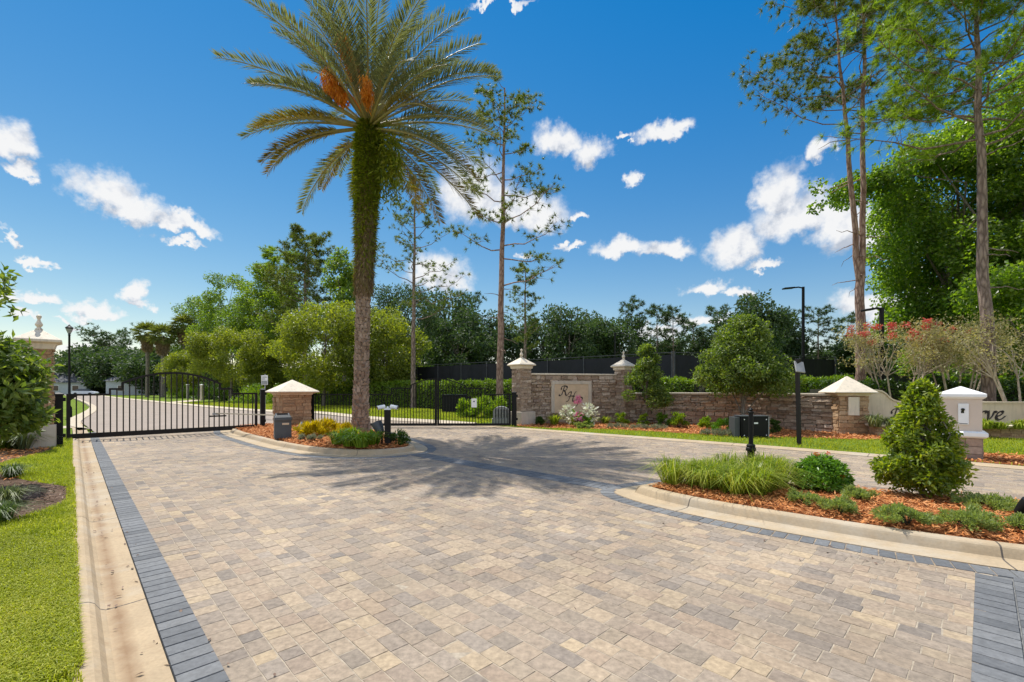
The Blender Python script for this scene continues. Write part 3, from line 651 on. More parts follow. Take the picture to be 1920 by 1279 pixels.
# keypad pillar ----------------------------------------------------------------
kp = W(-.06, 14.12)
kp = (X(1801, 10.3), 10.3)
tk = thing('keypad_pillar', 'beige stucco keypad pillar with white cap and stone block foot', 'keypad pillar', (kp[0], kp[1], 0), R(-46)+R(4))
b = MB(); b.box(0,0,-.05,.64,.64,.56); c = [(-.33,-.33),(.33,-.33),(.33,.33),(-.33,.33)]
for i in range(4): stones(b, c[i], c[(i+1) % 4], 0, .505, .012, (.14,.19), (.26,.44), .004)
b.build('block_foot', M['block'], tk)
b = MB(); b.squares([(.35,.508),(.39,.53),(.41,.55),(.41,.63),(.38,.64),(.34,.66)]); b.build('ledge', M['white'], tk, bevel=.008)
b = MB(); b.box(0,0,.655,.645,.645,.72); b.build('shaft', M['stucco_pink'], tk, bevel=.01)
b = MB(); b.squares([(.335,1.362),(.36,1.38),(.39,1.41),(.39,1.475),(.015,1.64)]); b.build('cap', M['white'], tk, bevel=.008)
b = MB(); b.box(.03,-.340,.80,.17,.04,.46); kpn = b.build('keypad', M['white'], tk, bevel=.01)
b = MB(); b.lathe([(.03,0),(.032,.012),(.02,.02)], 16); lens = b.build('camera_lens', M['lens'], kpn); lens.rotation_euler = (R(90),0,0); lens.location = (.02,-.359,1.13)
b = MB(); b.box(.015,-.362,1.05,.05,.004,.05); b.box(.03,-.362,.815,.13,.004,.012); b.build('button_strip', M['lens'], kpn)

# gates ---------------------------------------------------------------------
def gline(A, B):
    A = np.array(A); B = np.array(B); D = (B-A)/np.linalg.norm(B-A); L = np.linalg.norm(B-A)
    def at(px): k = (px-960)/F; return (k*A[1]-A[0])/(D[0]-k*D[1])
    return A, D, L, at
A = G(125,828); B = G(482,807); A_, D_, L_, at = gline(A, B); zb = .06
tg = thing('entry_gate', 'black metal swing gate with a single raised arch across the entry lane', 'gate', (A[0], A[1], 0), math.atan2(D_[1], D_[0]), 'black metal drive gates')
s1, a0, a1, s2 = at(206), at(229), at(413), at(435); zf, zs, ze, zt = 1.40, 1.575, 1.76, 2.12
def topz(s):
    if s < s1 or s > s2: return zf
    if s < a0 or s > a1: return zs
    u = (s-(a0+a1)/2)/((a1-a0)/2); return ze+(zt-ze)*(1-u*u)
b = MB()
b.bar((0,0,zb+.085),(L_,0,zb+.085),.06,.15)
b.bar((.035,0,zb),(.035,0,zf+.02),.09,.09); b.bar((L_-.035,0,zb),(L_-.035,0,zf+.02),.08,.08)
for p, q in (((0,zf),(s1,zf)),((s1,zs),(a0,zs)),((a1,zs),(s2,zs)),((s2,zf),(L_,zf))): b.bar((p[0],0,p[1]),(q[0],0,q[1]),.055,.06)
for s, za, zc in ((s1,zf,zs),(a0,zs,ze),(a1,zs,ze),(s2,zf,zs)): b.bar((s,0,za-.02),(s,0,zc+.025),.05,.05)
N = 24
for i in range(N):
    u0, u1 = a0+(a1-a0)*i/N, a0+(a1-a0)*(i+1)/N; b.bar((u0,0,topz(u0+1e-4)),(u1,0,topz(u1-1e-4)),.06,.065)
b.add([(.03,-.012,zf),(.03,-.012,zf-.22),(.27,-.012,zf),(.03,.012,zf),(.03,.012,zf-.22),(.27,.012,zf)], [(0,1,2),(5,4,3),(0,3,4,1),(1,4,5,2),(2,5,3,0)])
b.build('gate_frame', M['bronze'], tg)
n = 32
for i in range(n):
    s = .21+(L_-.36)*i/(n-1); bb = MB(); bb.bar((s,0,zb+.1),(s,0,topz(s)-.01),.032,.032); bb.build('picket', M['bronze'], tg)
bb = MB(); q0, q1 = at(391), at(424); bb.bar((q0,-.03,.60),(q1,-.03,.60),.03,.05); bb.build('arm_bracket', M['bronze'], tg)
# gate posts
def post(label, p, h, w=.16, loc_z=0, rz=R(44)):
    t = thing('gate_post', label, 'post', (p[0], p[1], loc_z), rz, 'black gate posts'); b = MB(); b.box(0,0,-.05,w,w,h+.05); b.build('shaft', M['black'], t, bevel=.008)
    b = MB(); b.squares([(w/2+.02,h+.002),(w/2+.02,h+.03),(.01,h+.07)]); b.build('cap', M['black'], t)
    for z in (h*.2, h*.88):
        b = MB(); b.box(w*.62,0,z,w*.3,.05,.10); b.build('hinge', M['black'], t)
    return t
pa = G(109,841); post('black square gate post beside the left pillar base', pa, 1.42, .19)
pm_ = (B[0]+.12, B[1]+.16); post('black gate post left of the squat middle pillar', pm_, 1.52, .15)
EY = 18.55
XL, XR = X(586,EY), X(957,EY)
post('slim black gate post right of the squat middle pillar', (X(584,EY)-.02, EY), 1.36, .14, 0, 0)
post('black gate post against the monogram wall pillar', (X(964,18.75), 18.75), 1.40, .2, 0, 0)
# exit gates: fixed panel, long leaf, short leaf
def leaf(name, label, xa, xb, arch=None, stepx=None, group='black metal drive gates', cat='gate', zb=.07, closing=False):
    L = xb-xa; t = thing(name, label, cat, (xa, EY, 0), 0, group); b = MB(); zf, zs, ze, zt = 1.345, 1.60, 1.68, 1.985
    def tz(s):
        x = xa+s
        if arch:
            if arch[0] <= x <= arch[1]: u = (x-arch[2])/arch[3]; return ze+(zt-ze)*max(0, 1-u*u)
            if stepx and stepx[0] <= x <= stepx[1]: return zs
        return zf
    b.bar((0,0,zb+.05),(L,0,zb+.05),.05,.10)
    b.bar((.03,0,zb),(.03,0,tz(.01)+.02),.07,.07); b.bar((L-.03,0,zb),(L-.03,0,tz(L-.01)+.02),.09 if closing else .07,.09)
    n = 40; prev = None
    for i in range(n+1):
        s = L*i/n; z = tz(min(max(s,1e-3), L-1e-3))
        if prev is not None:
            if abs(z-prev[1]) > .075 and not (arch and abs((xa+s)-arch[2]) < arch[3]*.9): b.bar((s,0,prev[1]),(s,0,z),.04); b.bar((prev[0],0,prev[1]),(s,0,prev[1]),.04)
            else: b.bar((prev[0],0,prev[1]),(s,0,z),.042)
        prev = (s, z)
    b.build('gate_frame', M['black'], t)
    m = int(L/.118)
    for i in range(1, m):
        s = L*i/m; bb = MB(); bb.bar((s,0,zb+.08),(s,0,tz(s)-.01),.024,.024); bb.build('picket', M['black'], t)
    return t
xc, xp = X(819.5,EY), X(672,EY); ar = (X(868,EY)-X(768,EY))/2
leaf('fence_panel', 'black picket fence panel between the middle pillar and the palm trunk', XL, xp-.12, None, None, 'black metal drive gates', 'fence')
leaf('exit_gate', 'long black exit gate leaf to the right of the palm trunk with half an arch', xp, xc-.02, (xc-ar, xc, xc, ar*1.06), (X(733,EY), xc-ar), closing=True)
eg = leaf('exit_gate', 'short black exit gate leaf beside the monogram wall pillar with half an arch', xc+.02, XR, (xc, xc+ar, xc, ar*1.06), (xc+ar, X(906,EY)), closing=True)
post('black hinge post hidden behind the palm trunk', (xp-.06, EY), 1.36, .10, 0, 0)
b = MB(); b.box(X(889,EY)-xc-.02,-.035,.82,.22,.02,.36); sg = b.build('gate_sign', M['white'], eg); b = MB(); b.lathe([(.03,0),(.03,.006)],12); q = b.build('sign_mark', M['lens'], sg); q.rotation_euler = (R(90),0,0); q.location = (X(889,EY)-xc-.02,-.047,1.06)

# things on the palm island --------------------------------------------------
go = G(530,822,.14); tq = thing('gate_operator', 'dark grey plastic gate operator cabinet with a sloped lid on the palm island', 'gate operator', (go[0], go[1], .15), R(32)); tq.scale = (.74,.74,.90)
b = MB(); vs = []
for z, w, dp in ((0,.60,.46),(.52,.58,.44),(.60,.62,.50),(.66,.61,.49)): vs.append((z,w,dp))
for i in range(len(vs)-1):
    (z0,w0,d0),(z1,w1,d1) = vs[i], vs[i+1]
    b.add([(-w0/2,-d0/2,z0),(w0/2,-d0/2,z0),(w0/2,d0/2,z0),(-w0/2,d0/2,z0),(-w1/2,-d1/2,z1),(w1/2,-d1/2,z1),(w1/2,d1/2,z1),(-w1/2,d1/2,z1)], [(0,1,5,4),(1,2,6,5),(2,3,7,6),(3,0,4,7)]+([(3,2,1,0)] if i == 0 else []))
b.build('housing', M['op_grey'], tq, bevel=.012)
b = MB(); b.add([(-.305,-.245,.662),(.305,-.245,.662),(.305,.245,.662),(-.305,.245,.662),(-.24,-.12,.76),(.24,-.12,.76),(.24,.2,.80),(-.24,.2,.80)], [(3,2,1,0),(4,5,6,7),(0,1,5,4),(1,2,6,5),(2,3,7,6),(3,0,4,7)]); b.build('lid', M['op_grey'], tq, bevel=.02)
b = MB(); b.box(-.02,-.03,.775,.40,.14,.03); b.build('lid_recess', M['lens'], tq, bevel=.01)
b = MB(); b.box(.08,-.262,.44,.24,.01,.06); b.build('label_plate', M['lamp_amber'], tq)
b = MB(); b.box(-.306,-.06,.06,.014,.10,.40); b.build('side_strip', M['light_grey'], tq)
# push arm from the operator to the gate bracket
e0 = np.array(A)+D_*at(407)
ta = thing('push_rod', 'thin tan actuator rod reaching from the grey operator to the entry gate', 'push rod', (go[0], go[1], 0)); b = MB(); e1 = (go[0]-.1, go[1]+.15)
b.bar((e1[0]-go[0],e1[1]-go[1],.80),(e0[0]-go[0],e0[1]-go[1]-.05,.70),.035,.035); b.build('rod', M['tan_pole'], ta)
b = MB(); b.bar((e0[0]-go[0]-.10,e0[1]-go[1]-.09,.68),(e0[0]-go[0]+.10,e0[1]-go[1]-.05,.68),.05,.07); b.build('clevis', M['grey_metal'], ta)
cp = G(727,832,.16); tc = thing('camera_post', 'dark post with two white cameras on top at the end of the palm island', 'camera post', (cp[0], cp[1], .14), R(10))
b = MB(); b.box(0,0,-.06,.15,.15,.96); b.build('post', M['bronze'], tc, bevel=.006)
b = MB(); b.box(0,0,.902,.17,.17,.03); b.lathe([(.03,.93),(.03,.97),(.01,.99)],12); b.build('mount', M['white'], tc)
for sx, a in ((-1, R(205)), (1, R(-20))):
    b = MB(); b.lathe([(.045,0),(.055,.01),(.055,.19),(.045,.2)], 18); cm = b.build('camera', M['white'], tc, smooth=True); cm.location = (sx*.07,-.02,.985); cm.rotation_euler = (0, R(99), a)
    b = MB(); b.lathe([(.042,.201),(.036,.207)], 18); b.build('lens', M['lens'], cm)
def spot(label, p, z, rz, s=1.0, mat='grey_metal'):
    t = thing('landscape_light', label, 'landscape light', (p[0], p[1], z), rz, 'low landscape lights'); b = MB(); b.tube([(0,0,-.04),(0,0,.10*s)], .015*s, 8); b.build('stake', M['black'], t)
    b = MB(); b.lathe([(.02,0),(.05,.02),(.075,.12),(.085,.20),(.07,.20),(.06,.19)], 16); o = b.build('shade', M[mat], t, smooth=True); o.scale = (s,s,s); o.location = (0,0,.12*s); o.rotation_euler = (R(-35),0,0)
    b = MB(); b.lathe([(.066,.186),(.02,.19)], 16); b.build('lens', M['glass'], o); return t
for px, py, lb, rz in ((566,812,'small grey landscape light in the yellow plants nearest the operator cabinet',R(140)),(584,811,'small grey landscape light in front of the yellow plants toward the palm',R(210))):
    q = G(px,py,.2); tl = thing('landscape_light', lb, 'landscape light', (q[0],q[1],.19), rz, 'low landscape lights')
    b = MB(); b.squares([(.03,0),(.03,.06),(.15,.10),(.16,.13),(.015,.36)]); b.build('hood', M['grey_metal'], tl, bevel=.006)
    b = MB(); b.squares([(.012,-.06),(.012,.02)]); b.build('stake', M['black'], tl)
q = G(716,829,.2); spot('round grey floodlight beside the camera post on the palm island', q, .2, R(60), 1.7, 'op_grey')
q = G(1908,985,.16); spot('dark floodlight among the low plants at the right end of the foreground island', q, .17, R(200), .9, 'black')

# foreground island bollard, tag reader, cabinet ------------------------------
bp = (X(1408,7.35), 7.35); t = thing('slim_bollard', 'slim black post with a fluted sleeve rising from the ornamental grass', 'post', (bp[0], bp[1], .14))
b = MB(); b.lathe([(.07,-.06),(.07,.05),(.056,.09),(.054,.42),(.058,.44)], 20); b.build('sleeve', M['black'], t, smooth=True)
b = MB(); b.lathe([(.058,.441),(.072,.45),(.076,.47),(.072,.50),(.06,.51),(.068,.53),(.06,.55),(.04,.56)], 20); b.build('collar', M['black'], t, smooth=True)
b = MB(); b.lathe([(.034,.561),(.034,1.06)], 14); b.build('pole', M['black'], t, smooth=True)
b = MB(); b.lathe([(.045,1.061),(.05,1.075),(.02,1.09),(.03,1.115),(.005,1.145)], 14); b.build('finial', M['black'], t, smooth=True)
lp_ = G(1497,834,.04); t = thing('tag_reader_post', 'leaning dark square post with a pale angled reader plate at its top', 'reader post', (lp_[0], lp_[1], .03), R(20))
b = MB(); b.bar((.03,0,-.06),(-.04,0,2.08),.088,.088); b.build('post', M['bronze'], t, bevel=.006)
b = MB(); b.bar((-.04,.02,2.16),(-.04,-.02,2.38),.12,.10); b.build('mount_arm', M['bronze'], t)
b = MB(); b.box(0,0,-.02,.25,.04,.34); o = b.build('reader_plate', M['light_grey'], t, bevel=.01); o.location = (-.10,-.14,2.02); o.rotation_euler = (R(-28),R(8),R(-20))
cb = G(1418,821,.04); t = thing('equipment_cabinet', 'black equipment cabinet with bolted door standing on the lawn by the stone wall', 'cabinet', (cb[0]+.0, cb[1]+.3, .03), R(3))
b = MB(); b.box(0,0,-.05,.88,.42,.72); b.build('body', M['black'], t, bevel=.008)
b = MB(); b.box(0,0,.672,.92,.46,.03); b.build('lid', M['op_grey'], t, bevel=.006)
b = MB(); b.box(.0,-.215,.04,.80,.02,.60); dr = b.build('door', M['black'], t, bevel=.004)
for x in (-.36,.36):
    for z in (.08,.58):
        b = MB(); b.lathe([(.018,0),(.018,.008),(.01,.012)], 10); o = b.build('bolt', M['white'], dr); o.rotation_euler = (R(90),0,0); o.location = (x,-.226,z)
b = MB(); b.box(.02,-.228,.44,.13,.006,.05); b.build('label_plate', M['white'], dr)
b = MB(); b.box(.445,0,.0,.03,.44,.66); b.build('side_rail', M['light_grey'], t)
b = MB(); b.box(-.53,.05,-.05,.17,.36,.70); b.build('side_box', M['op_grey'], t, bevel=.006)
# behind the exit gate
q = G(938,792); t = thing('motor_cover', 'grey ribbed motor housing with a domed top behind the exit gate', 'gate operator', (X(940,19.9), 19.9, 0))
b = MB(); b.box(0,0,-.05,.80,.6,.33); b.build('pad', M['light_grey'], t)
b = MB(); prof = [(-.36,.285),(.36,.285),(.36,.55)]+[(.36*math.cos(R(a)), .55+.26*math.sin(R(a))) for a in range(15,180,15)]+[(-.36,.55)]
b.face_prism(prof, (0,.25), (1,0), .5); b.build('housing', M['light_grey'], t)
for i in range(5):
    b = MB(); b.box(-.24+.12*i,-.262,.33,.05,.02,.36); b.build('louvre', M['op_grey'], t)
t = thing('utility_box', 'large dark green utility box in front of the hedge beyond the exit gate', 'utility box', (X(852,30), 30, 0)); b = MB(); b.box(0,0,-.05,1.5,1.0,1.15); b.build('body', M['black'], t, bevel=.02); b = MB(); b.box(0,0,1.102,1.56,1.06,.08); b.build('lid', M['black'], t, bevel=.02)
t = thing('park_bench', 'dark slatted bench in front of the hedge beyond the exit gate', 'bench', (X(890,27), 27, 0)); b = MB(); b.box(0,0,.42,1.3,.42,.05); b.build('seat', M['black'], t)
for k in range(3): b = MB(); b.box(0,.24,.56+.22*k,1.3,.04,.1); b.build('back_slat', M['black'], t)
for sx in (-.58,.58): b = MB(); b.box(sx,.1,-.05,.05,.34,.46); b.box(sx,.25,.41,.05,.05,.75); b.build('leg', M['black'], t)
t = thing('road_sign', 'small white road sign on a post above the squat middle pillar', 'sign', (X(497,24), 24, 0), R(0)); b = MB(); b.tube([(0,0,-.05),(0,0,2.35)], .03, 8); b.build('post', M['grey_metal'], t); b = MB(); b.box(0,-.05,1.78,.34,.02,.50); f = b.build('sign_face', M['white'], t, bevel=.004)
b = MB(); b.box(0,-.063,1.80,.30,.006,.20); b.box(-.05,-.063,2.06,.16,.006,.05); b.box(0,-.063,2.16,.24,.006,.05); b.build('sign_print', M['grey_metal'], f)

# lamps, tennis court fence -----------------------------------------------------
YL_ = 26.0; t = thing('street_lamp', 'slender dark lamp post with a flared lantern beyond the left gate', 'street lamp', (X(130,YL_), YL_, 0)); b = MB(); b.lathe([(.13,-.05),(.12,.5),(.06,.6),(.05,4.6),(.07,4.65),(.03,4.7)], 12); b.build('pole', M['black'], t, smooth=True)
b = MB(); b.lathe([(.06,4.70),(.17,5.02),(.19,5.06),(.07,5.16),(.01,5.24)], 12); b.build('lantern', M['black'], t)
b = MB(); b.lathe([(.075,4.74),(.165,4.99)], 12); b.build('lamp_glass', M['light_grey'], t)
def court_lamp(label, px, ytop, Y, arm):
    t = thing('court_lamp', label, 'court lamp', (X(px,Y), Y, 0), 0, 'lamps over the tennis courts'); h = Zp(ytop, Y)
    b = MB(); b.tube([(0,0,-.05),(0,0,h)], [.11,.085], 10); b.build('pole', M['black'], t)
    b = MB(); b.tube([(0,0,h-.08),(arm*.25,0,h-.02),(arm*.55,0,h-.06)], .045, 8); b.build('arm', M['black'], t)
    b = MB(); b.bar((arm*.5,0,h-.06),(arm*1.05,0,h-.12),.34,.09); b.build('lamp_head', M['black'], t, bevel=.02)
court_lamp('tall black court lamp with its arm to the left beside the round holly tree', 1506, 538, 30, -1.25)
court_lamp('black court lamp with its arm to the left half hidden by crape myrtle blossom', 1653, 577, 19.8, -.75)
court_lamp('short dark court lamp far behind the monogram wall', 1153, 624, 48, .9)
def fence(name, label, p, q, h, bottom=.3, every=3.0, mat='screen', zslope=0):
    p, q = np.array(p), np.array(q); L = np.linalg.norm(q-p); d = (q-p)/L
    t = thing(name, label, 'fence', (p[0], p[1], 0), math.atan2(d[1], d[0]), 'tennis court fences'); b = MB()
    n = int(L/.25); vs = []
    for i in range(n+1): s = L*i/n; w = .025*math.sin(s*2.1)+.015*math.sin(s*5.3); vs += [(s, w, bottom), (s, w*1.5, h-.12-.03*abs(math.sin(s*1.05)))]
    V = np.array(vs); fs = [(2*i,2*i+2,2*i+3,2*i+1) for i in range(n)]
    b.add(vs, fs); o = b.build('windscreen', M[mat], t); sol = o.modifiers.new('thickness', 'SOLIDIFY'); sol.thickness = .008
    b = MB(); b.bar((0,-.03,h),(L,-.03,h),.045); b.build('top_rail', M['fence_grey'], t)
    m = max(1, round(L/every))
    for i in range(m+1):
        b = MB(); b.tube([(L*i/m,-.04,-.05),(L*i/m,-.04,h+.06)], .035 if i not in (0,m) else .055, 8); b.build('post', M['fence_grey'], t)
    return t
cN = (9.3,26.4)
fence('court_fence', 'tall black windscreen fence of the tennis court stretching from its near corner to the left', (-15.5,47.8), cN, 3.68)
fence('court_fence', 'tall black windscreen fence of the tennis court behind the round holly tree', (cN[0]+.1,cN[1]+.02), (22.0,31.0), 3.68)
fence('court_fence', 'lower dark mesh fence behind the crape myrtles', (22.6,31.2), (34,31.5), 2.6, .2, 3, 'chainlink')
# ------------------------------------------------------------------ plants
UP = np.array([0,0,1.])
def crown_pts(cl, n, inner=.45):
    """cl: (m,4) clump centres and radii -> leaf positions and outward directions"""
    cl = np.asarray(cl); w = cl[:,3]**2; i = rng.choice(len(cl), n, p=w/w.sum()); d = rdir(n)
    r = cl[i,3]*(inner+(1-inner)*rng.uniform(0,1,n)**.6)*rng.normal(1,.12,n)
    p = cl[i,:3]+d*r[:,None]*np.array([1,1,.78]); return p, d
def crown(name, cl, n, L, Wd, mat, parent, droop=.25, inner=.45, up=.45, jit=.75):
    p, d = crown_pts(cl, n, inner); ld = unit(d*.6+rdir(n)*.9-UP*droop); nn = d*.5+UP*up+rdir(n)*jit
    return leaves(name, p, ld, nn, L*rng.uniform(.65,1.3,n), Wd*rng.uniform(.7,1.25,n), mat, parent)
def ell_clumps(c, rad, m, r, shell=.55, squash_low=1.0, jitter=.3):
    d = rdir(m); k = shell+(1-shell)*rng.uniform(0,1,m); P = np.asarray(c)+d*np.asarray(rad)*k[:,None]
    return np.c_[P, r*rng.uniform(1-jitter,1+jitter,m)]
def limbs(b, base, top, cl, r0, n=14, sides=6, start=.3):
    base, top = np.array(base, float), np.array(top, float); cl = np.asarray(cl); idx = rng.choice(len(cl), min(n, len(cl)), False)
    for i in idx:
        e = cl[i,:3]; t = rng.uniform(start, .95); s = base+(top-base)*t; m = (s+e)/2+rng.normal(0,.08,3)*np.linalg.norm(e-s)+UP*.06*np.linalg.norm(e-s)
        r = r0*(1-t*.7)*.45; b.tube([s, s*.6+m*.4, m, e*.6+m*.4, e], [r, r*.8, r*.6, r*.42, r*.22], sides)
def trunk_pts(h, lean=(0,0), wob=.12, n=7):
    return [np.array([lean[0]*t+(rng.normal(0,wob) if 0 < t < 1 else 0)*.6, lean[1]*t+(rng.normal(0,wob) if 0 < t < 1 else 0)*.6, h*t]) for t in np.linspace(0,1,n)]
def broadleaf(name, label, cat, loc, h, rad, cz, nleaf, L, Wd, mat, r0, m=46, cr=None, barkm='oak_bark', group=None, rad_z=None, nl=14, droop=.25, trunk_top=None, extra=None):
    t = thing(name, label, cat, loc, 0, group); rz_ = rad_z or (h-cz)
    cl = ell_clumps((0,0,cz), (rad,rad,rz_), m, cr or rad*.30); cl = cl if extra is None else np.vstack([cl, extra]); top = trunk_top or cz+.3*rz_
    tp = trunk_pts(top, (rng.normal(0,.15),rng.normal(0,.15)), .10); tp[0][2] = -.15
    b = MB(); b.tube(tp, [r0*1.35]+[r0*(1-.8*k/6) for k in range(1,7)], 10); limbs(b, tp[1], tp[-1], cl, r0, nl); b.build('trunk', M[barkm], t, smooth=True)
    crown('crown', cl, nleaf, L, Wd, M[mat], t, droop); return t
def branch_curve(s, az, L, rise, curl=.25, n=6):
    d = np.array([math.cos(az), math.sin(az), 0]); P = []
    for k in range(n):
        t = k/(n-1); P.append(s+d*L*t+UP*L*(rise*t+curl*t*t)+rng.normal(0,.03*L,3)*(t > 0))
    return np.array(P)
def pine(name, label, loc, h, r0, z0, nbr, blen, tufts, nl, nn, mat='needle', lean=(0,0), barkm='pine_bark', group=None, prof=None, dead=6, w=.018, rise=(-.1,.35), stems=None, gap=None, dens=1.0):
    t = thing(name, label, 'tree', loc, 0, group); b = MB(); tc, td = [], []
    for st in (stems or [(np.array([0,0,-.2]), np.array([lean[0],lean[1],h]), r0, z0, nbr)]):
        s0, s1, rr, zz, nb = st[:5]; tp = st[5] if len(st) > 5 else .82; fl = 1.25 if s0[2] < 1 else 1.0; n = 12; P = [s0+(s1-s0)*k/n+(np.array([rng.normal(0,.03),rng.normal(0,.03),0]) if 0 < k < n else 0) for k in range(n+1)]
        b.tube(P, [rr*(fl if k == 0 else 1-tp*(k/n)**1.2) for k in range(n+1)], 10)
        P = np.array(P); H_ = s1[2]
        for i in range(nb):
            f = (i+rng.uniform(.1,.9))/nb; z = zz+(H_-zz)*f**.85; az = i*2.399+rng.normal(0,.4)
            if gap and rng.uniform() < gap*(1-f): continue
            L = blen*(prof(f) if prof else (1-.62*f))*rng.uniform(.6,1.2); s = np.array([np.interp(z, P[:,2], P[:,j]) for j in range(3)])
            Q = branch_curve(s, az, L, rng.uniform(*rise)+.25*f); r = max(.012, rr*.22*(1-f*.6)); b.tube(Q, [r, r*.85, r*.7, r*.5, r*.35, r*.2], 5)
            for k in range(int(tufts*dens*1.8)):
                tt = rng.uniform(.42,1.0); q = np.array([np.interp(tt, np.linspace(0,1,6), Q[:,j]) for j in range(3)])
                e = q+np.array([rng.normal(0,.16),rng.normal(0,.16),rng.uniform(-.02,.16)])*L*(.55+.6*(1-tt))
                if rng.uniform() < .5: b.tube([q, (q+e)/2+UP*.03, e], [r*.28, r*.2, r*.12], 3)
                tc.append(e); td.append(unit((e-q)+UP*.25*np.linalg.norm(e-q)+1e-6))
        for i in range(dead if zz > 0 and nb else 0):
            z = rng.uniform(zz*.45, zz); az = rng.uniform(0,6.28); s = np.array([np.interp(z, P[:,2], P[:,j]) for j in range(3)]); L = rng.uniform(.3,1.0)*blen*.4
            Q = branch_curve(s, az, L, rng.uniform(-.2,.3), -.2); b.tube(Q, [.03,.025,.02,.016,.012,.006], 4)
    b.build('trunk', M[barkm], t, smooth=True)
    tc, td = np.array(tc), np.array(td); m = len(tc); tc = np.repeat(tc, nn, 0); td = np.repeat(td, nn, 0)
    d = unit(td*.75+rdir(m*nn)*.85); needles('crown', tc+rng.normal(0,.05*nl,(m*nn,3)), d, nl*rng.uniform(.7,1.15,m*nn), w, M[mat], t, .12); return t

# --- the date palm -------------------------------------------------------------
PY = 15.2; PX = X(676,PY); hT = Zp(238,PY)
palm = thing('date_palm', 'tall date palm with shaggy green upper trunk and orange fruit stalks on the middle island', 'palm tree', (PX, PY, .15))
zc = hT-.15
rad = lambda z: np.interp(z, [0,.3,1.5,4.5,6.3,zc-2.4,zc-1.2,zc], [.325,.265,.235,.222,.235,.25,.265,.23])
lean = lambda z: np.array([.28*(z/zc)**1.3, 0])
b = MB(); zs = np.linspace(-.15, zc, 24); b.tube([(lean(max(z,0))[0], 0, z) for z in zs], [float(rad(z))-.05 for z in zs], 18)
row = 0; z = .02
while z < zc-.3:
    n = 13; r = float(rad(z)); l0 = lean(z)
    for k in range(n):
        if random.random() < .06: continue
        a = 2*math.pi*(k+.5*(row % 2))/n+random.gauss(0,.11); ca, sa = math.cos(a), math.sin(a); wdt = 2*math.pi*r/n*.52; hh = .15*random.uniform(.55,1.25); pr = random.uniform(.012,.042)*(1+.5*(z > 4.6))
        f = lambda rr, s, zz: (l0[0]+ca*rr-sa*s, sa*rr+ca*s, z+zz)
        b.add([f(r-.06,-wdt*1.1,0),f(r-.06,wdt*1.1,0),f(r-.01,wdt,0),f(r-.01,-wdt,0),f(r-.04,-wdt*.6,hh),f(r-.04,wdt*.6,hh),f(r+pr,wdt*.55,hh*.92),f(r+pr,-wdt*.55,hh*.92)], [(0,1,2,3)[::-1],(4,5,6,7),(3,2,6,7),(2,1,5,6),(1,0,4,5),(0,3,7,4)])
    z += .118; row += 1
b.build('trunk', M['palm_boot'], palm)
# epiphytes clothe the upper trunk; thin out downwards
n = 11000; zz = zc+.15-np.abs(rng.beta(1,1.6,n))*5.4; keep = rng.uniform(0,1,n) < np.interp(zz, [zc-5.4,zc-4,zc-2.6,zc], [.22,.45,.85,1]); zz = zz[keep]; n = len(zz)
a = rng.uniform(0,6.283,n); lump = 1+.10*np.sin(3*a+zz*2.1)+.08*np.sin(5*a-zz*3.3); rr = np.array([rad(v) for v in zz])*lump+np.interp(zz,[zc-5,zc-3,zc-1.9,zc-.4,zc+.2],[.02,.03,.085,.11,.02])*rng.uniform(.3,1.15,n)
pos = np.stack([rr*np.cos(a)+.28*(zz/zc)**1.3, rr*np.sin(a), zz], 1); o = np.stack([np.cos(a),np.sin(a),0*a],1)
leaves('ferns', pos, o*.8+rdir(n)*.6-UP*.55, o+UP*.4+rdir(n)*.6, rng.uniform(.10,.30,n), rng.uniform(.022,.055,n), M['fern'], palm)
n = 9500; zz = zc-.5-rng.uniform(0,1,n)**.8*5.0; a = rng.uniform(0,6.283,n); rr = np.array([rad(v) for v in zz])+rng.uniform(-.03,.05,n); o = np.stack([np.cos(a),np.sin(a),0*a],1)
leaves('fibre', np.stack([rr*np.cos(a)+.28*(zz/zc)**1.3, rr*np.sin(a), zz],1), o*.35+rdir(n)*.4-UP, o+rdir(n)*.3, rng.uniform(.10,.34,n), rng.uniform(.012,.04,n), M['fibre'], palm)
side = (.98+rng.normal(0,.22,1700), rng.normal(-.1,.2,1700), zc-1.25+rng.normal(0,.60,1700)); pos = np.stack(side,1)
leaves('hanging_fern', pos, rdir(1700)*.7-UP*.7, rdir(1700)+UP*.4, rng.uniform(.14,.30,1700), rng.uniform(.03,.06,1700), M['fern'], palm)
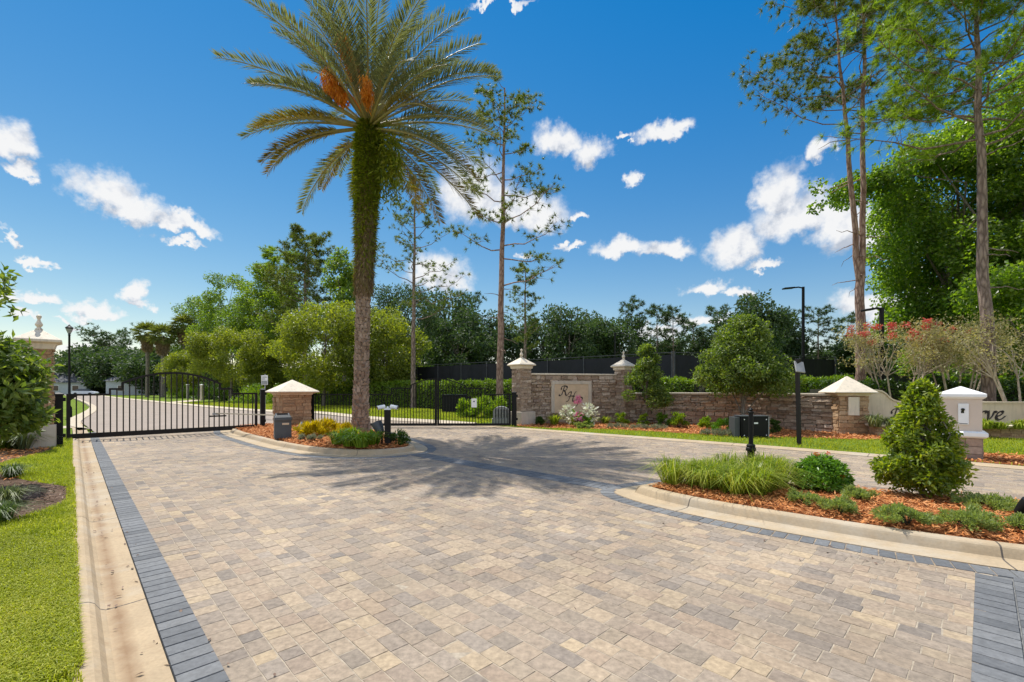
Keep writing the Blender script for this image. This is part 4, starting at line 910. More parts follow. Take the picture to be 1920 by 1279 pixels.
# fronds: (azimuth, tilt from upright, length, mat)
top = np.array([.28, 0, zc+.05]); nf = 70
def frond(az, tilt, L, mat, droop, twist=0):
    dh = np.array([math.cos(az), math.sin(az), 0]); n = 22; P = [top+dh*.22*math.sin(tilt)+UP*(.25*math.cos(tilt)-.1)]; ang = tilt
    for k in range(n):
        ang = tilt+droop*((k+1)/n)**1.6; P.append(P[-1]+(dh*math.sin(ang)+UP*math.cos(ang))*L/n)
    P = np.array(P); b = MB(); b.tube(P, [.05*(1-.85*k/n) for k in range(n+1)], 5); o = b.build('frond', M['rachis'], palm, smooth=True)
    m = 118; t = np.linspace(.25, 1, m); t = np.repeat(t, 2)+rng.normal(0,.003,2*m); t = np.clip(t,0,1); sgn = np.tile([1,-1], m)
    q = np.stack([np.interp(t, np.linspace(0,1,n+1), P[:,j]) for j in range(3)], 1); tan = unit(np.gradient(P, axis=0)); tg_ = unit(np.stack([np.interp(t, np.linspace(0,1,n+1), tan[:,j]) for j in range(3)], 1))
    sd = np.array([-dh[1], dh[0], 0]); nr = unit(np.cross(np.broadcast_to(sd, tg_.shape), tg_)); nr *= np.sign(nr[:,2:3]+1e-6)
    v = rng.uniform(.15,.75,len(t))[:,None]; d = sd*sgn[:,None]*.80+tg_*(.62+.35*t[:,None])+nr*v*.75+rng.normal(0,.07,(len(t),3))
    ll = np.interp(t, [0,.25,.40,.75,1], [.2,.28,.66,.60,.32])*rng.uniform(.85,1.15,len(t))*L/4.3
    pl = leaves('leaflets', q, d, nr+sd*sgn[:,None]*-.5+rdir(len(t))*.25, ll, .028, M[mat], o, .05); return o
ga = 2.39996
for i in range(nf):
    f = (i+.5)/nf; tilt = R(6+108*f**.92)+random.gauss(0,.05); L = 3.95-.25*abs(f-.5)+random.gauss(0,.18)
    aa = i*ga+random.gauss(0,.12)+.5
    if tilt > R(82) and abs((aa-R(270)+math.pi) % (2*math.pi)-math.pi) < R(38): continue
    frond(aa, tilt, L*(1+.09*math.cos(aa)), 'frond_old' if (f > .80 and random.random() < .55) else 'frond', R(42-6*f)+random.gauss(0,.08))
# orange date stalks
for i, (az, tl, L) in enumerate(((R(262),R(22),2.5),(R(235),R(36),1.9),(R(285),R(40),1.6),(R(215),R(30),1.7))):
    dh = np.array([math.cos(az), math.sin(az), 0]); P = [top+(dh*math.sin(tl+k*.06)+UP*math.cos(tl+k*.06))*L*k/7 for k in range(8)]; P = np.array(P)
    b = MB(); b.tube(P, [.035]*8, 5); fs = b.build('fruit_stalk', M['orange'], palm, smooth=True); n = 480; t = rng.uniform(.62,1,n); q = np.stack([np.interp(t, np.linspace(0,1,8), P[:,j]) for j in range(3)],1)+rng.normal(0,.075,(n,3))-UP*rng.uniform(0,.35,n)[:,None]
    leaves('date_strands', q, rdir(n)*.45-UP*.8, rdir(n), rng.uniform(.14,.28,n), .04, M['orange'], fs)

# --- tall pines -------------------------------------------------------------------
Y1 = 29; pine('pine_tree', 'tall bare trunked pine with a sparse crown behind the exit gate', (X(936,Y1),Y1,0), Zp(165,Y1), .24, 8.0, 34, 4.0, 16, .32, 20, w=.036, lean=(.35,0), prof=lambda f: .95-.45*f, gap=.30, rise=(-.25,.3), dead=8, barkm='pine_bark_red')
Y2_ = 36; pine('pine_tree', 'thin open crowned pine between the palm trunk and the tall pine', (X(774,Y2_),Y2_,0), Zp(335,Y2_), .21, 7.0, 36, 3.9, 12, .30, 18, w=.036, lean=(.2,0), prof=lambda f: 1.05-.75*f, dead=4, gap=.2)
pine('pine_tree', 'small dark pine poking above the treeline right of the tall bare pine', (X(985,48),48,0), Zp(505,48), .2, 5.5, 26, 2.2, 9, .36, 16, prof=lambda f: 1-.5*f, dead=2, w=.05)
Yt = 21.5
pine('twin_pine', 'tall forked pine with two slender trunks behind the plaque pillar', (X(1613,Yt),Yt,0), 22, .27, 0, 0, 4.5, 22, .32, 30, w=.025, barkm='pine_bark_red', dead=7, rise=(-.05,.3),
  stems=[(np.array([0,0,-.2]), np.array([.0,0,7.6]), .22, 7.4, 0, .2), (np.array([-.05,0,6.7]), np.array([-1.15,.1,20.3]), .135, 13.6, 28, .8), (np.array([.05,0,6.7]), np.array([.35,.2,24.0]), .135, 14.0, 32, .8)], prof=lambda f: 1.15-.75*f, gap=.22)
Yr = 16.5
pine('pine_tree', 'thick trunked pine with bright green needle tufts at the right edge', (X(1856,Yr),Yr,0), 17.5, .21, 10.2, 50, 3.9, 19, .36, 38, 'needle_lime', lean=(-.6,0), prof=lambda f: 1.1-.5*f, dead=6, w=.019, rise=(-.2,.25))

# --- right broadleaf wood --------------------------------------------------------------
def gum(label, px, Y, h, rad, cz, n, mat='gum', r0=.3, L=.19, **k):
    return broadleaf('broadleaf_tree', label, 'tree', (X(px,Y),Y,0), h, rad, cz, n, L, L*.8, mat, r0, group='broadleaf trees at the right', **k)
gum('big dark green sweetgum filling the sky between the forked pine and the thick pine', 1795, 27, 19.0, 4.5, 10.6, 64000, m=120, cr=1.1, rad_z=7.6, nl=40, droop=.4, extra=np.c_[np.linspace(-8.4,-3.8,16)+rng.normal(0,.2,16), rng.normal(0,.6,16), 13.0+rng.normal(0,.35,16)+np.linspace(0,.8,16), np.linspace(.45,.95,16)])
gum('dark green broadleaf tree behind the thick pine at the right edge', 1925, 25, 22.0, 4.8, 11.5, 66000, m=130, cr=1.15, rad_z=10.2, nl=24, droop=.4)
gum('short shaded broadleaf tree under the sweetgum behind the crape myrtles', 1830, 30, 8.5, 3.6, 4.2, 18000, 'gum', .2, m=40, cr=1.0, rad_z=4.2)
gum('short shaded broadleaf tree at the far right edge behind the pale branches', 1945, 21, 8.0, 2.9, 3.9, 16000, 'gum', .2, m=40, cr=.9, rad_z=3.9)

# --- crape myrtles ------------------------------------------------------------------------
def crape(label, px, Y, h, rad, nst, nleaf, nfl, flz=.3, cz=None, sx=1.0):
    t = thing('crape_myrtle', label, 'tree', (X(px,Y),Y,0), 0, 'crape myrtles behind the stucco wall'); b = MB(); tips = []
    for i in range(nst):
        a = 6.283*i/nst+rng.normal(0,.3); s = np.array([.16*math.cos(a),.16*math.sin(a),-.1]); e = np.array([rad*.45*math.cos(a)*sx, rad*.4*math.sin(a), h*.52]); P = [s, s*.7+e*.3+np.array([-.06,0,.06]), s*.35+e*.65, e]
        b.tube(P, [.05,.042,.036,.028], 6)
        for k in range(7):
            a2 = a+rng.normal(0,.9); e2 = e+np.array([math.cos(a2)*rad*sx*rng.uniform(.1,.62), math.sin(a2)*rad*rng.uniform(.1,.55), h*rng.uniform(.12,.46)]); m = (e+e2)/2+rng.normal(0,.06,3); b.tube([e, m, e2], [.02,.014,.006], 4); tips.append(e2)
            for j in range(3):
                e3 = e2+rng.normal(0,.24,3)*rad*.5; b.tube([m*.4+e2*.6, e3], [.008,.003], 3); tips.append(e3)
    b.build('trunk', M['crape_bark'], t, smooth=True); tips = np.array(tips); cl = np.c_[tips, np.full(len(tips), .30)]
    crown('crown', cl, int(nleaf*.95), .09, .042, M['crape'], t, .1, .1)
    hi = tips[np.argsort(-tips[:,2]+rng.normal(0,.5,len(tips)))][:nfl]; cl = np.c_[hi+[0,0,.06], np.full(len(hi), .16)]
    if nfl: crown('blossom', cl, nfl*75, .07, .06, M['crape_flower'], t, 0, .2)
    return t
crape('crape myrtle with pale multiple stems and red blossom beside the forked pine', 1682, 18.2, 4.0, 1.85, 8, 5000, 24)
crape('wide tan leaved crape myrtle with few blossoms between the two big trunks', 1795, 17.6, 4.2, 1.65, 8, 8200, 3)
crape('crape myrtle with bare pale arching branches at the right edge', 1925, 15.2, 3.7, 1.9, 7, 3600, 0)

# --- hollies along the wall ------------------------------------------------------------------
def cone_clumps(h, z0, r, m, cr, top=.12, p=.8):
    f = rng.uniform(0,1,m)**.75; f = np.sort(f); z = z0+(h-z0)*f; rr = r*((1-f)**p)*.85+top*r; a = rng.uniform(0,6.283,m); k = rng.uniform(.55,1,m)
    return np.c_[np.cos(a)*rr*k, np.sin(a)*rr*k, z, cr*(1-.45*f)*rng.uniform(.75,1.2,m)]
hy = 19.4; t = thing('holly_tree', 'conical young holly with a slim trunk in front of the stone walls', 'tree', (X(1212,hy),hy,.03)); cl = cone_clumps(3.35, 1.0, 1.02, 60, .30)
b = MB(); b.tube([(0,0,-.1),(.02,0,1.2),(0,0,3.2)], [.055,.045,.012], 8); limbs(b, (0,0,.8), (0,0,3), cl, .04, 24, 4, 0); b.build('trunk', M['oak_bark'], t); crown('crown', cl, 8200, .115, .06, M['holly'], t, .1)
hy = 16.9; t = thing('holly_tree', 'broad rounded evergreen tree overhanging the low stone wall', 'tree', (X(1392,hy),hy,.03)); cl = np.vstack([cone_clumps(4.15, 1.55, 1.78, 130, .40, .10, .55), ell_clumps((0,0,1.95),(1.5,1.3,.45),50,.34,.5)])
b = MB(); b.tube([(0,0,-.1),(.03,0,.8),(0,0,2.6)], [.085,.07,.03], 8); limbs(b, (0,0,.5), (0,0,2.6), cl, .07, 30, 5, 0); b.build('trunk', M['oak_bark'], t); crown('crown', cl, 26000, .115, .058, M['holly'], t, .1)

# left glossy shrub
sy = 6.9; t = thing('glossy_shrub', 'large glossy dark green shrub leaning in at the left edge in front of the pillar', 'shrub', (X(-40,sy),sy,.05))
cl = np.vstack([ell_clumps((-.3,0,1.85),(.95,.85,.66),70,.24,.5), ell_clumps((.42,-.1,1.62),(.66,.5,.56),54,.2,.5), ell_clumps((.05,0,1.15),(.75,.6,.28),30,.2,.5), ell_clumps((-.45,0,2.75),(.62,.5,.42),24,.2,.4), np.array([[.40,0,3.2,.09],[.46,-.05,2.98,.10],[.34,.02,3.32,.09],[.52,.03,2.72,.09],[.3,0,2.9,.12],[.22,.1,3.15,.14]])])
b = MB()
for i in range(5): a = i*1.3; b.tube([(.12*math.cos(a),.12*math.sin(a),-.1),(.2*math.cos(a),.2*math.sin(a),.7),(.5*math.cos(a),.4*math.sin(a),1.8)], [.035,.03,.015], 6)
limbs(b, (0,0,.6), (0,0,2.4), cl, .05, 46, 4, 0); b.build('trunk', M['oak_bark'], t); crown('crown', cl, 13500, .135, .062, M['holly'], t, .05, .3)

# --- foreground island shrubs -------------------------------------------------------------------
sy = 6.05; t = thing('conical_shrub', 'glossy cone shaped shrub in front of the keypad pillar on the foreground island', 'shrub', (X(1727,sy),sy,.17)); cl = np.vstack([np.vstack([cone_clumps(1.48, .12, .57, 120, .135, .06, .78), ell_clumps((0,0,.24),(.43,.43,.16),40,.11,.6)])])
b = MB(); b.tube([(0,0,-.08),(.01,0,.5),(0,0,1.3)], [.03,.025,.008], 6); limbs(b, (0,0,.1), (0,0,1.2), cl, .03, 60, 4, 0); b.build('trunk', M['oak_bark'], t); crown('crown', cl, 16500, .060, .034, M['bush'], t, -.1, .25)
def low_plant(name, label, cat, loc, r, h, n, L, Wd, mat, up=.6, group=None, stems=10, inner=.2, z=.16):
    t = thing(name, label, cat, (loc[0],loc[1],z), 0, group); m = max(12, int(n/90)); d = rdir(m); d[:,2] = np.abs(d[:,2]); cl = np.c_[d*[r*.8,r*.8,h*.78]*rng.uniform(.5,1,(m,1)), np.full(m, min(r,h)*.30)]; cl[:,2] += .02
    b = MB()
    for i in rng.choice(m, min(stems,m), False): b.tube([(0,0,-.05), cl[i,:3]*.5+[0,0,.02], cl[i,:3]], [.008,.006,.003], 4)
    b.build('stem', M['core'], t); p, dd = crown_pts(cl, n, inner); p[:,2] = np.maximum(p[:,2], .005); o = unit(p/np.array([r,r,h])+1e-6)
    leaves('foliage', p, o*.7+UP*up*.5+rdir(n)*.6, o*.5+UP*.5+rdir(n)*.6, L*rng.uniform(.6,1.3,n), Wd*rng.uniform(.7,1.3,n), M[mat], t); return t
t = low_plant('round_shrub', 'bright green dome shaped shrub beside the ornamental grass on the foreground island', 'shrub', (X(1540,6.5),6.5), .34, .46, 1400, .070, .030, 'round', z=.17)
n = 3600; dd = rdir(n); dd[:,2] = np.abs(dd[:,2])*1.0-.12; pos = dd*np.array([.335,.335,.37])*rng.uniform(.78,1.03,n)[:,None]*(1+.06*np.sin(dd[:,:1]*9+dd[:,1:2]*7))+[0,0,.115]
leaves('outer_foliage', pos, dd*.6+rdir(n)*.55-UP*.15, dd+UP*.35+rdir(n)*.35, rng.uniform(.05,.095,n), rng.uniform(.022,.036,n), M['round'], t)
for fp_ in ([.09,-.3,.22,.03],[-.1,-.05,.50,.025],[.13,.05,.49,.025]):
    p, dd = crown_pts(np.array([fp_]), 24, .2); leaves('blossom', p, dd, UP+rdir(24)*.5, .022, .022, M['flower_red'], t)
for px, py, r, h, lb in ((1508,941,.21,.16,'low grey green creeper at the foot of the round shrub nearest the grass'),(1573,957,.21,.18,'low bright creeper in front of the round shrub'),(1608,936,.24,.17,'low creeper between the round shrub and the cone shaped shrub'),(1702,978,.33,.19,'spreading creeper in front of the cone shaped shrub at the kerb'),(1818,985,.34,.20,'spreading creeper right of the cone shaped shrub'),(1850,955,.38,.22,'feathery creeper behind the kerb near the right edge'),(1915,992,.18,.15,'small creeper beside the dark floodlight at the right edge')):
    q = G(px,py,.17); low_plant('creeper', lb, 'plant', q, r, h, int(9000*r), .040, .013, 'creeper', .7, 'low creepers on the foreground island', 12, .15, .165)
# ornamental grass clumps
def grass_clump(label, loc, r, h, n, mat='liriope', z=.16, group=None, w=.011, name='grass_clump', cat='grass clump'):
    t = thing(name, label, cat, (loc[0],loc[1],z), 0, group); a = rng.uniform(0,6.283,n); q = rng.uniform(0,1,n)**.7*r*.42
    pos = np.stack([np.cos(a)*q, np.sin(a)*q, np.full(n,-.02)],1); le = rng.uniform(.15,1.4,n)[:,None]; lean = np.stack([np.cos(a+rng.normal(0,.5,n)), np.sin(a+rng.normal(0,.5,n)), 0*a],1)*le
    blades('blades', pos, h*rng.uniform(.75,1.3,n), lean, w*rng.uniform(.7,1.2,n), M[mat], t, .42); return t
us = []
for u in np.arange(1.55, 3.6, .30):
    for v in np.arange(6.35, 8.5, .33):
        x, y = W(u+rng.normal(0,.05), v+rng.normal(0,.05)); px = 960+F*x/y; py = 728+F*(CH-.16)/y
        if 1228 < px < 1462 and inpoly([(x,y)], inset(ISL1,.50))[0] and py < 905+30*(px-1232)/230: us.append((x,y))
g0 = [grass_clump('arching bright green grass clump massed round the slim bollard on the foreground island', us[0], .36, .42, 300, group='ornamental grass clumps on the foreground island')]
for s in range(2): pass
for i, p in enumerate(us[1:]):
    dup(g0[0], (p[0],p[1],.16), rng.uniform(0,6.28), (rng.uniform(.85,1.15),)*2+(rng.uniform(.8,1.2),))

# --- palm island planting ----------------------------------------------------------------------
for px, py, r, h, mat, lb in ((603,815,.38,.44,'yellow','golden yellow plant behind the left landscape light'),(575,817,.34,.36,'yellow','golden yellow plant beside the grey operator cabinet'),(622,813,.36,.48,'yellow','tallest golden yellow plant in the middle of the palm island'),(646,818,.30,.36,'yellow','golden yellow plant nearest the palm trunk')):
    q = G(px,py,.2); low_plant('yellow_croton', lb, 'plant', q, r, h, 620, .16, .035, mat, 1.1, 'golden plants on the palm island', 8, .2, .2)
for px, py, r, h, lb in ((637,830,.40,.34,'lime green strap leaved plant in front of the golden plants'),(655,834,.36,.32,'lime green strap leaved plant at the left foot of the palm'),(677,836,.34,.36,'lime green strap leaved plant in front of the palm trunk'),(700,831,.38,.36,'lime green strap leaved plant at the right foot of the palm'),(662,823,.36,.36,'lime green strap leaved plant tucked against the palm trunk')):
    q = G(px,py,.2); grass_clump(lb, q, r, h, 110, 'lime', .19, 'strap leaved plants round the palm', .042, 'strap_leaf_plant', 'plant')
for px, py, r, h, lb in ((575,825,.26,.16,'low olive creeper in front of the landscape lights'),(592,825,.22,.15,'low olive creeper below the right landscape light')):
    q = G(px,py,.18); low_plant('creeper', lb, 'plant', q, r, h, 500, .07, .02, 'silver', .8, None, 8, .2, .18)
q = G(745,829,.2); low_plant('creeper', 'dark green bushy plant behind the camera post on the palm island', 'plant', q, .38, .42, 800, .10, .03, 'hedge_dark', .8, None, 8, .2, .17)

# --- planting along the stone walls ------------------------------------------------------------
WP = [(1040,797,.28,.46,'liriope','leafy clump below the left edge of the monogram panel','g'),(1078,797,.30,.40,'liriope','leafy clump below the pale flowers','g'),(1102,795,.26,.38,'liriope','leafy clump below the right corner of the monogram panel','g'),(1135,795,.24,.36,'liriope','leafy clump between the monogram panel and the conical holly','g'),
 (1092,802,.50,.24,'creeper','low spreading green mat in front of the monogram panel','l'),(1014,797,.28,.36,'hedge_dark','dark low plant beside the pillar with finial','l'),
 (1166,795.5,.36,.66,'lime','round lime green shrub at the foot of the half hidden pillar','l'),(1206,797,.26,.60,'lime','lime green shrub behind the trunk of the conical holly','l'),(1243,799,.36,.62,'round','round green shrub right of the conical holly','l'),(1273,802,.42,.68,'lime','larger round green shrub beside the low wall','l'),
 (1328,806,.38,.60,'lime','round green shrub left of the broad evergreen trunk','l'),(1352,808,.36,.58,'round','round green shrub at the broad evergreen trunk','l'),(1372,806,.30,.50,'hedge_dark','dark shrub tucked beside the equipment cabinet','l'),(1456,813,.26,.62,'hedge_dark','dark upright shrub right of the equipment cabinet','l')]
for px, py, r, h, mat, lb, k in WP:
    q = G(px,py,.05)
    if k == 'g': grass_clump(lb, q, r, h, 130, mat, .05, 'plants at the foot of the stone walls', .03, 'leafy_plant', 'plant')
    else: low_plant('small_shrub' if h > .4 else 'ground_plant', lb, 'shrub' if h > .4 else 'plant', q, r, h, int(900*r/.3), .075, .04, mat, .6, 'plants at the foot of the stone walls', 8, .25, .05)
q = G(1083,799,.05); t = low_plant('caladium', 'pale flowered plant with pink bracts in front of the monogram', 'plant', q, .62, .80, 300, .16, .11, 'round', .4, None, 10, .2, .05)
p, dd = crown_pts(np.array([[-.45,-.1,.62,.26],[.42,-.15,.66,.30],[.55,-.1,.40,.25],[-.3,-.2,.38,.22]]), 230, .2); leaves('white_leaves', p, dd+UP*.3, UP+rdir(230)*.6, .16, .10, M['flower_white'], t)
p, dd = crown_pts(np.array([[0,-.3,.42,.17],[.05,-.35,.22,.12]]), 90, .2); leaves('pink_leaves', p, dd+UP*.2, UP+rdir(90)*.6, .13, .08, M['flower_pink'], t)
p, dd = crown_pts(np.array([[0,-.1,.95,.15],[.02,-.1,1.12,.08]]), 80, .2); leaves('lilac_spikes', p, dd*.4+UP, rdir(80), .16, .035, M['flower_pink'], t)
row = [(1147+13.5*i, 803+.35*i) for i in range(8)]+[(1318+11*i, 815+.5*i) for i in range(7)]; s0 = None
for px, py in row:
    q = G(px,py,.05)
    if s0 is None: s0 = low_plant('edging_plant', 'small silvery plant in the edging row between lawn and mulch', 'plant', q, .20, .26, 170, .10, .022, 'silver', 1.0, 'silvery edging plants', 6, .2, .05)
    else: dup(s0, (q[0]+rng.normal(0,.04),q[1]+rng.normal(0,.08),.05), rng.uniform(0,6.28), (rng.uniform(.75,1.15),)*2+(rng.uniform(.7,1.2),))
for px, Y, r, h, lb in ((1640,14.9,.40,.42,'dark grassy clump in the planter beside the plaque pillar'),(1668,14.8,.26,.30,'small grassy clump in the planter under the script capital')):
    grass_clump(lb, (X(px,Y),Y), r, h, 120, 'liriope_grey', .36, 'plants in the planter', .03, 'leafy_plant', 'plant')
for px, Y, r, h, lb in ((1850,14.2,.32,.28,'lime green clump in the planter right of the keypad pillar'),(1875,14.1,.30,.22,'lime green clump in the planter below the end of the lettering'),(1912,14.0,.3,.3,'green clump in the planter at the right edge')):
    grass_clump(lb, (X(px,Y),Y), r, h, 120, 'liriope', .36, 'plants in the planter', .035, 'leafy_plant', 'plant')
# planter soil
b = MB(); 
# --- left bed ------------------------------------------------------------------------------------
for px, py, r, h, mat, lb in ((22,893,.26,.24,'liriope_dark','grey green grass tuft at the back of the left bed'),(12,945,.28,.26,'liriope_grey','grey green grass tuft in the middle of the left bed'),(-2,978,.26,.24,'liriope_dark','grey green grass tuft nearest the viewer in the left bed')):
    q = G(px,py,.09); grass_clump(lb, q, r, h, 420, mat, .085, 'grass tufts in the left bed', .008)
for px, Y, r, h, mat, lb in ((2,11.4,.50,.55,'lime','lime green leafy plant under the glossy shrub'),(28,11.6,.45,.52,'liriope','arching green plant beside the left pillar base'),(44,11.4,.36,.42,'liriope_grey','grey green arching plant touching the left pillar base'),(-30,10.6,.5,.7,'bush','dark leafy plant at the left edge under the glossy shrub')):
    grass_clump(lb, (X(px,Y),Y), r, h, 170, mat, .09, 'plants under the glossy shrub', .035, 'leafy_plant', 'plant')

# --- hedges ----------------------------------------------------------------------------------------
def hedge(label, pts, wd, z1, n, mat='hedge', L=.16, group='clipped hedges'):
    P = np.array(pts, float); seg = np.linalg.norm(np.diff(P, axis=0), axis=1); t = thing('hedge', label, 'hedge', (P[0,0],P[0,1],0), 0, group); pos = []; out = []; b = MB()
    for i in range(len(P)-1):
        d = (P[i+1]-P[i])/seg[i]; nn = np.array((d[1],-d[0])); k = int(n*seg[i]/seg.sum()); s = rng.uniform(0,seg[i],k); face = rng.uniform(0,1,k); c = rng.uniform(-.5,.5,k); z = rng.uniform(.08,z1,k); wob = .07*np.sin(s*3.1+i)+.05*np.sin(s*7.7)+rng.normal(0,.06,k)
        isT = face < .42; off = np.where(isT, c*wd, np.where(face < .85, wd/2+wob, -wd/2+wob)); zz = np.where(isT, z1+wob, z*1.0); q = P[i]+d*s[:,None]+nn*off[:,None]-P[0]
        pos.append(np.c_[q, zz]); o = np.zeros((k,3)); o[isT,2] = 1; sg = np.where(face < .85, 1, -1)[:,None]; o[~isT,:2] = (nn*sg)[~isT]; out.append(o)
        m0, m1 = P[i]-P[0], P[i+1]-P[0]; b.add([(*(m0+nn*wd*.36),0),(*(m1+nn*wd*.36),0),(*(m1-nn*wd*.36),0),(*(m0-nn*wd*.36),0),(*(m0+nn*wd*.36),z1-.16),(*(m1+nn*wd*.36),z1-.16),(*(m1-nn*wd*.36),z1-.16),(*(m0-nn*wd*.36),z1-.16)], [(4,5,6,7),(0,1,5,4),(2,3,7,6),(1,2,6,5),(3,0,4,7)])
    pos = np.vstack(pos); out = np.vstack(out); k = len(pos); b.build('dark_core', M['core'], t)  # solid box inside the leaves, coloured dark for the hedge's shaded interior
    leaves('foliage', pos, out*.5+rdir(k)*.8+UP*.2, out*.6+UP*.4+rdir(k)*.6, L*rng.uniform(.6,1.3,k), L*.5, M[mat], t); return t
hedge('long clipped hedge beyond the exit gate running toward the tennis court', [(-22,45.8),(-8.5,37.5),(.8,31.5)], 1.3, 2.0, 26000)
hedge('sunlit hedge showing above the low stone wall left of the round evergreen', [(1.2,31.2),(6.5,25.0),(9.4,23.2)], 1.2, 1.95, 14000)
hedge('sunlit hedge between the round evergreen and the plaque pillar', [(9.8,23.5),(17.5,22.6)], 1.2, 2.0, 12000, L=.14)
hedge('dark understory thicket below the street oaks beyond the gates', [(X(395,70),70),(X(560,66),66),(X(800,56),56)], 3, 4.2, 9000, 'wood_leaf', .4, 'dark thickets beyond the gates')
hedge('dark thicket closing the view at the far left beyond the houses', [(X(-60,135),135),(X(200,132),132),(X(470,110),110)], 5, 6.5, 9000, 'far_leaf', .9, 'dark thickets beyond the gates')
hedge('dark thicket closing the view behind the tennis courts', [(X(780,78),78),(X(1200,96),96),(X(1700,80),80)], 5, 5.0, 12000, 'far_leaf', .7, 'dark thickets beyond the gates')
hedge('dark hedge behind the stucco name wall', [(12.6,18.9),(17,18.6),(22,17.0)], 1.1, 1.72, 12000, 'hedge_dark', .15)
for px, Y, h, r, lb in ((905,24,1.5,1.0,'bright lime shrub behind the exit gate by the white sign'),(930,23.5,1.3,.8,'bright lime shrub behind the motor housing'),(875,24.5,1.2,.8,'bright lime shrub left of the white sign behind the exit gate')):
    low_plant('lime_shrub', lb, 'shrub', (X(px,Y),Y), r, h, 1500, .15, .07, 'lime', .6, 'lime shrubs behind the exit gate', 8, .3, .02)
for px, Y, h, r, mat, lb in ((330,75,2.6,1.9,'lime','yellow green shrub beyond the entry gate right of the sabal palms'),(352,71,2.9,1.4,'hedge','clipped shrub beyond the entry gate next to the white post'),(385,63,3.2,1.9,'hedge_dark','dark clipped shrub beyond the entry gate'),(420,57,2.6,1.9,'hedge_dark','dark shrub beyond the right step of the entry gate'),(470,47,2.2,2.2,'hedge','hedge like shrub beyond the right end of the entry gate'),(535,46,2.2,2.4,'hedge','hedge like shrub behind the squat middle pillar')):
    low_plant('garden_shrub', lb, 'shrub', (X(px,Y),Y), r, h, 1700, .24, .11, mat, .5, 'garden shrubs beyond the entry gate', 8, .4, .0)

# --- trees beyond the gates --------------------------------------------------------------------------
for px, Y, ytop, rad, lb in ((432,54,617,4.4,'yellow green street oak left of the squat pillar beyond the entry gate'),(606,40,566,4.1,'yellow green street oak above the squat pillar beyond the gates'),(722,41,576,3.6,'yellow green street oak directly right of the palm trunk'),(500,60,640,3.6,'olive street oak in the gap between the two nearer oaks'),(350,75,660,3.6,'pale grey green street tree beyond the arch of the entry gate')):
    h = Zp(ytop,Y); broadleaf('street_oak', lb, 'tree', (X(px,Y),Y,0), h, rad, h*.58, 20000, .25, .13, 'oak', .16, m=64, cr=1.0, group='street oaks beyond the gates', rad_z=h*.42, nl=20)
def lob(label, px, Y, ytop, rad, n=15000, mat='wood_leaf', z0=.35, m=60):
    h = Zp(ytop,Y)*1.07; return broadleaf('dense_tree', label, 'tree', (X(px,Y),Y,0), h, rad, h*(.5+z0*.35), n, .34, .17, mat, .25, m=m, cr=rad*.26, group='dense green trees beyond the entry gate', rad_z=h*(.5-z0*.35), nl=18)
lob('dense green tree at the left end of the wood beyond the entry gate', 372, 88, 572, 4.6)
lob('dense green tree second from the left of the wood beyond the entry gate', 425, 76, 530, 4.8)
lob('dense green tree in the middle of the wood beyond the entry gate', 482, 68, 512, 4.8)
lob('dense green tree low behind the street oaks left of the palm', 540, 64, 545, 4.6, 12000)
lob('yellow green tree just left of the palm trunk above the oaks', 646, 50, 492, 3.2, 11000)
lob('dark dense tree right of the palm trunk behind the thin pine', 760, 62, 545, 5.0, 14000, 'far_leaf')
Y = 58; pine('pine_tree', 'open crowned tall pine above the street oaks left of the palm', (X(572,Y),Y,0), Zp(452,Y), .3, 8.0, 46, 5.0, 22, .5, 18, prof=lambda f: 1.1-.55*f, w=.06, dead=3, mat='needle')
Y = 66; pine('pine_tree', 'pine merging with the green wood left of the open crowned pine', (X(520,Y),Y,0), Zp(478,Y), .3, 6.5, 44, 4.4, 20, .5, 18, 'needle_lime', prof=lambda f: 1.1-.6*f, w=.065, dead=2)

# sabal palms
def sabal(label, px, Y, ytop, n=34, dead=18):
    h = Zp(ytop,Y)-2.2; t = thing('sabal_palm', label, 'palm tree', (X(px,Y),Y,0), 0, 'sabal palms beyond the entry gate'); b = MB(); b.tube([(0,0,-.1),(.1,0,h*.5),(0,0,h)], [.34,.30,.36], 9); b.build('trunk', M['oak_bark'], t, smooth=True)
    for nm, cnt, lo, hi, mat in (('crown', n, 8, 122, 'fan'), ('dead_skirt', dead*3, 140, 172, 'fan_dead')):
        pos, d, nr, LL = [], [], [], []
        for i in range(cnt):
            az = i*2.4; tl = R(lo+(hi-lo)*(i+.5)/cnt); dh = np.array([math.cos(az)*math.sin(tl), math.sin(az)*math.sin(tl), math.cos(tl)]); c = np.array([0,0,h])+dh*(1.25 if nm == 'crown' else .9); sd = unit(np.cross(dh, UP+1e-3)); nn = np.cross(sd, dh)
            if nm != 'crown': c = np.array([0,0,h-.1-2.4*(i/cnt)])+np.array([dh[0],dh[1],0])*1.1
            for a in np.linspace(-1.25,1.25,15): pos.append(c); d.append(dh*math.cos(a)+sd*math.sin(a)-UP*.25); nr.append(nn); LL.append(1.5 if nm == 'crown' else 1.3)
        k = len(pos); leaves(nm, np.array(pos), np.array(d)+rng.normal(0,.08,(k,3)), np.array(nr)+rng.normal(0,.2,(k,3)), np.array(LL)*rng.uniform(.8,1.1,k), .20, M[mat], t, .15)
    return t
sabal('leftmost of the sabal palms beyond the entry gate', 276, 84, 604, 40); sabal('middle sabal palm with a thick brown skirt beyond the entry gate', 305, 82, 608, 40, 34); sabal('sabal palm half merged with the green wood', 345, 84, 590, 40)
sabal('short bushy palm low beside the arch of the entry gate', 222, 112, 690, 30, 4)

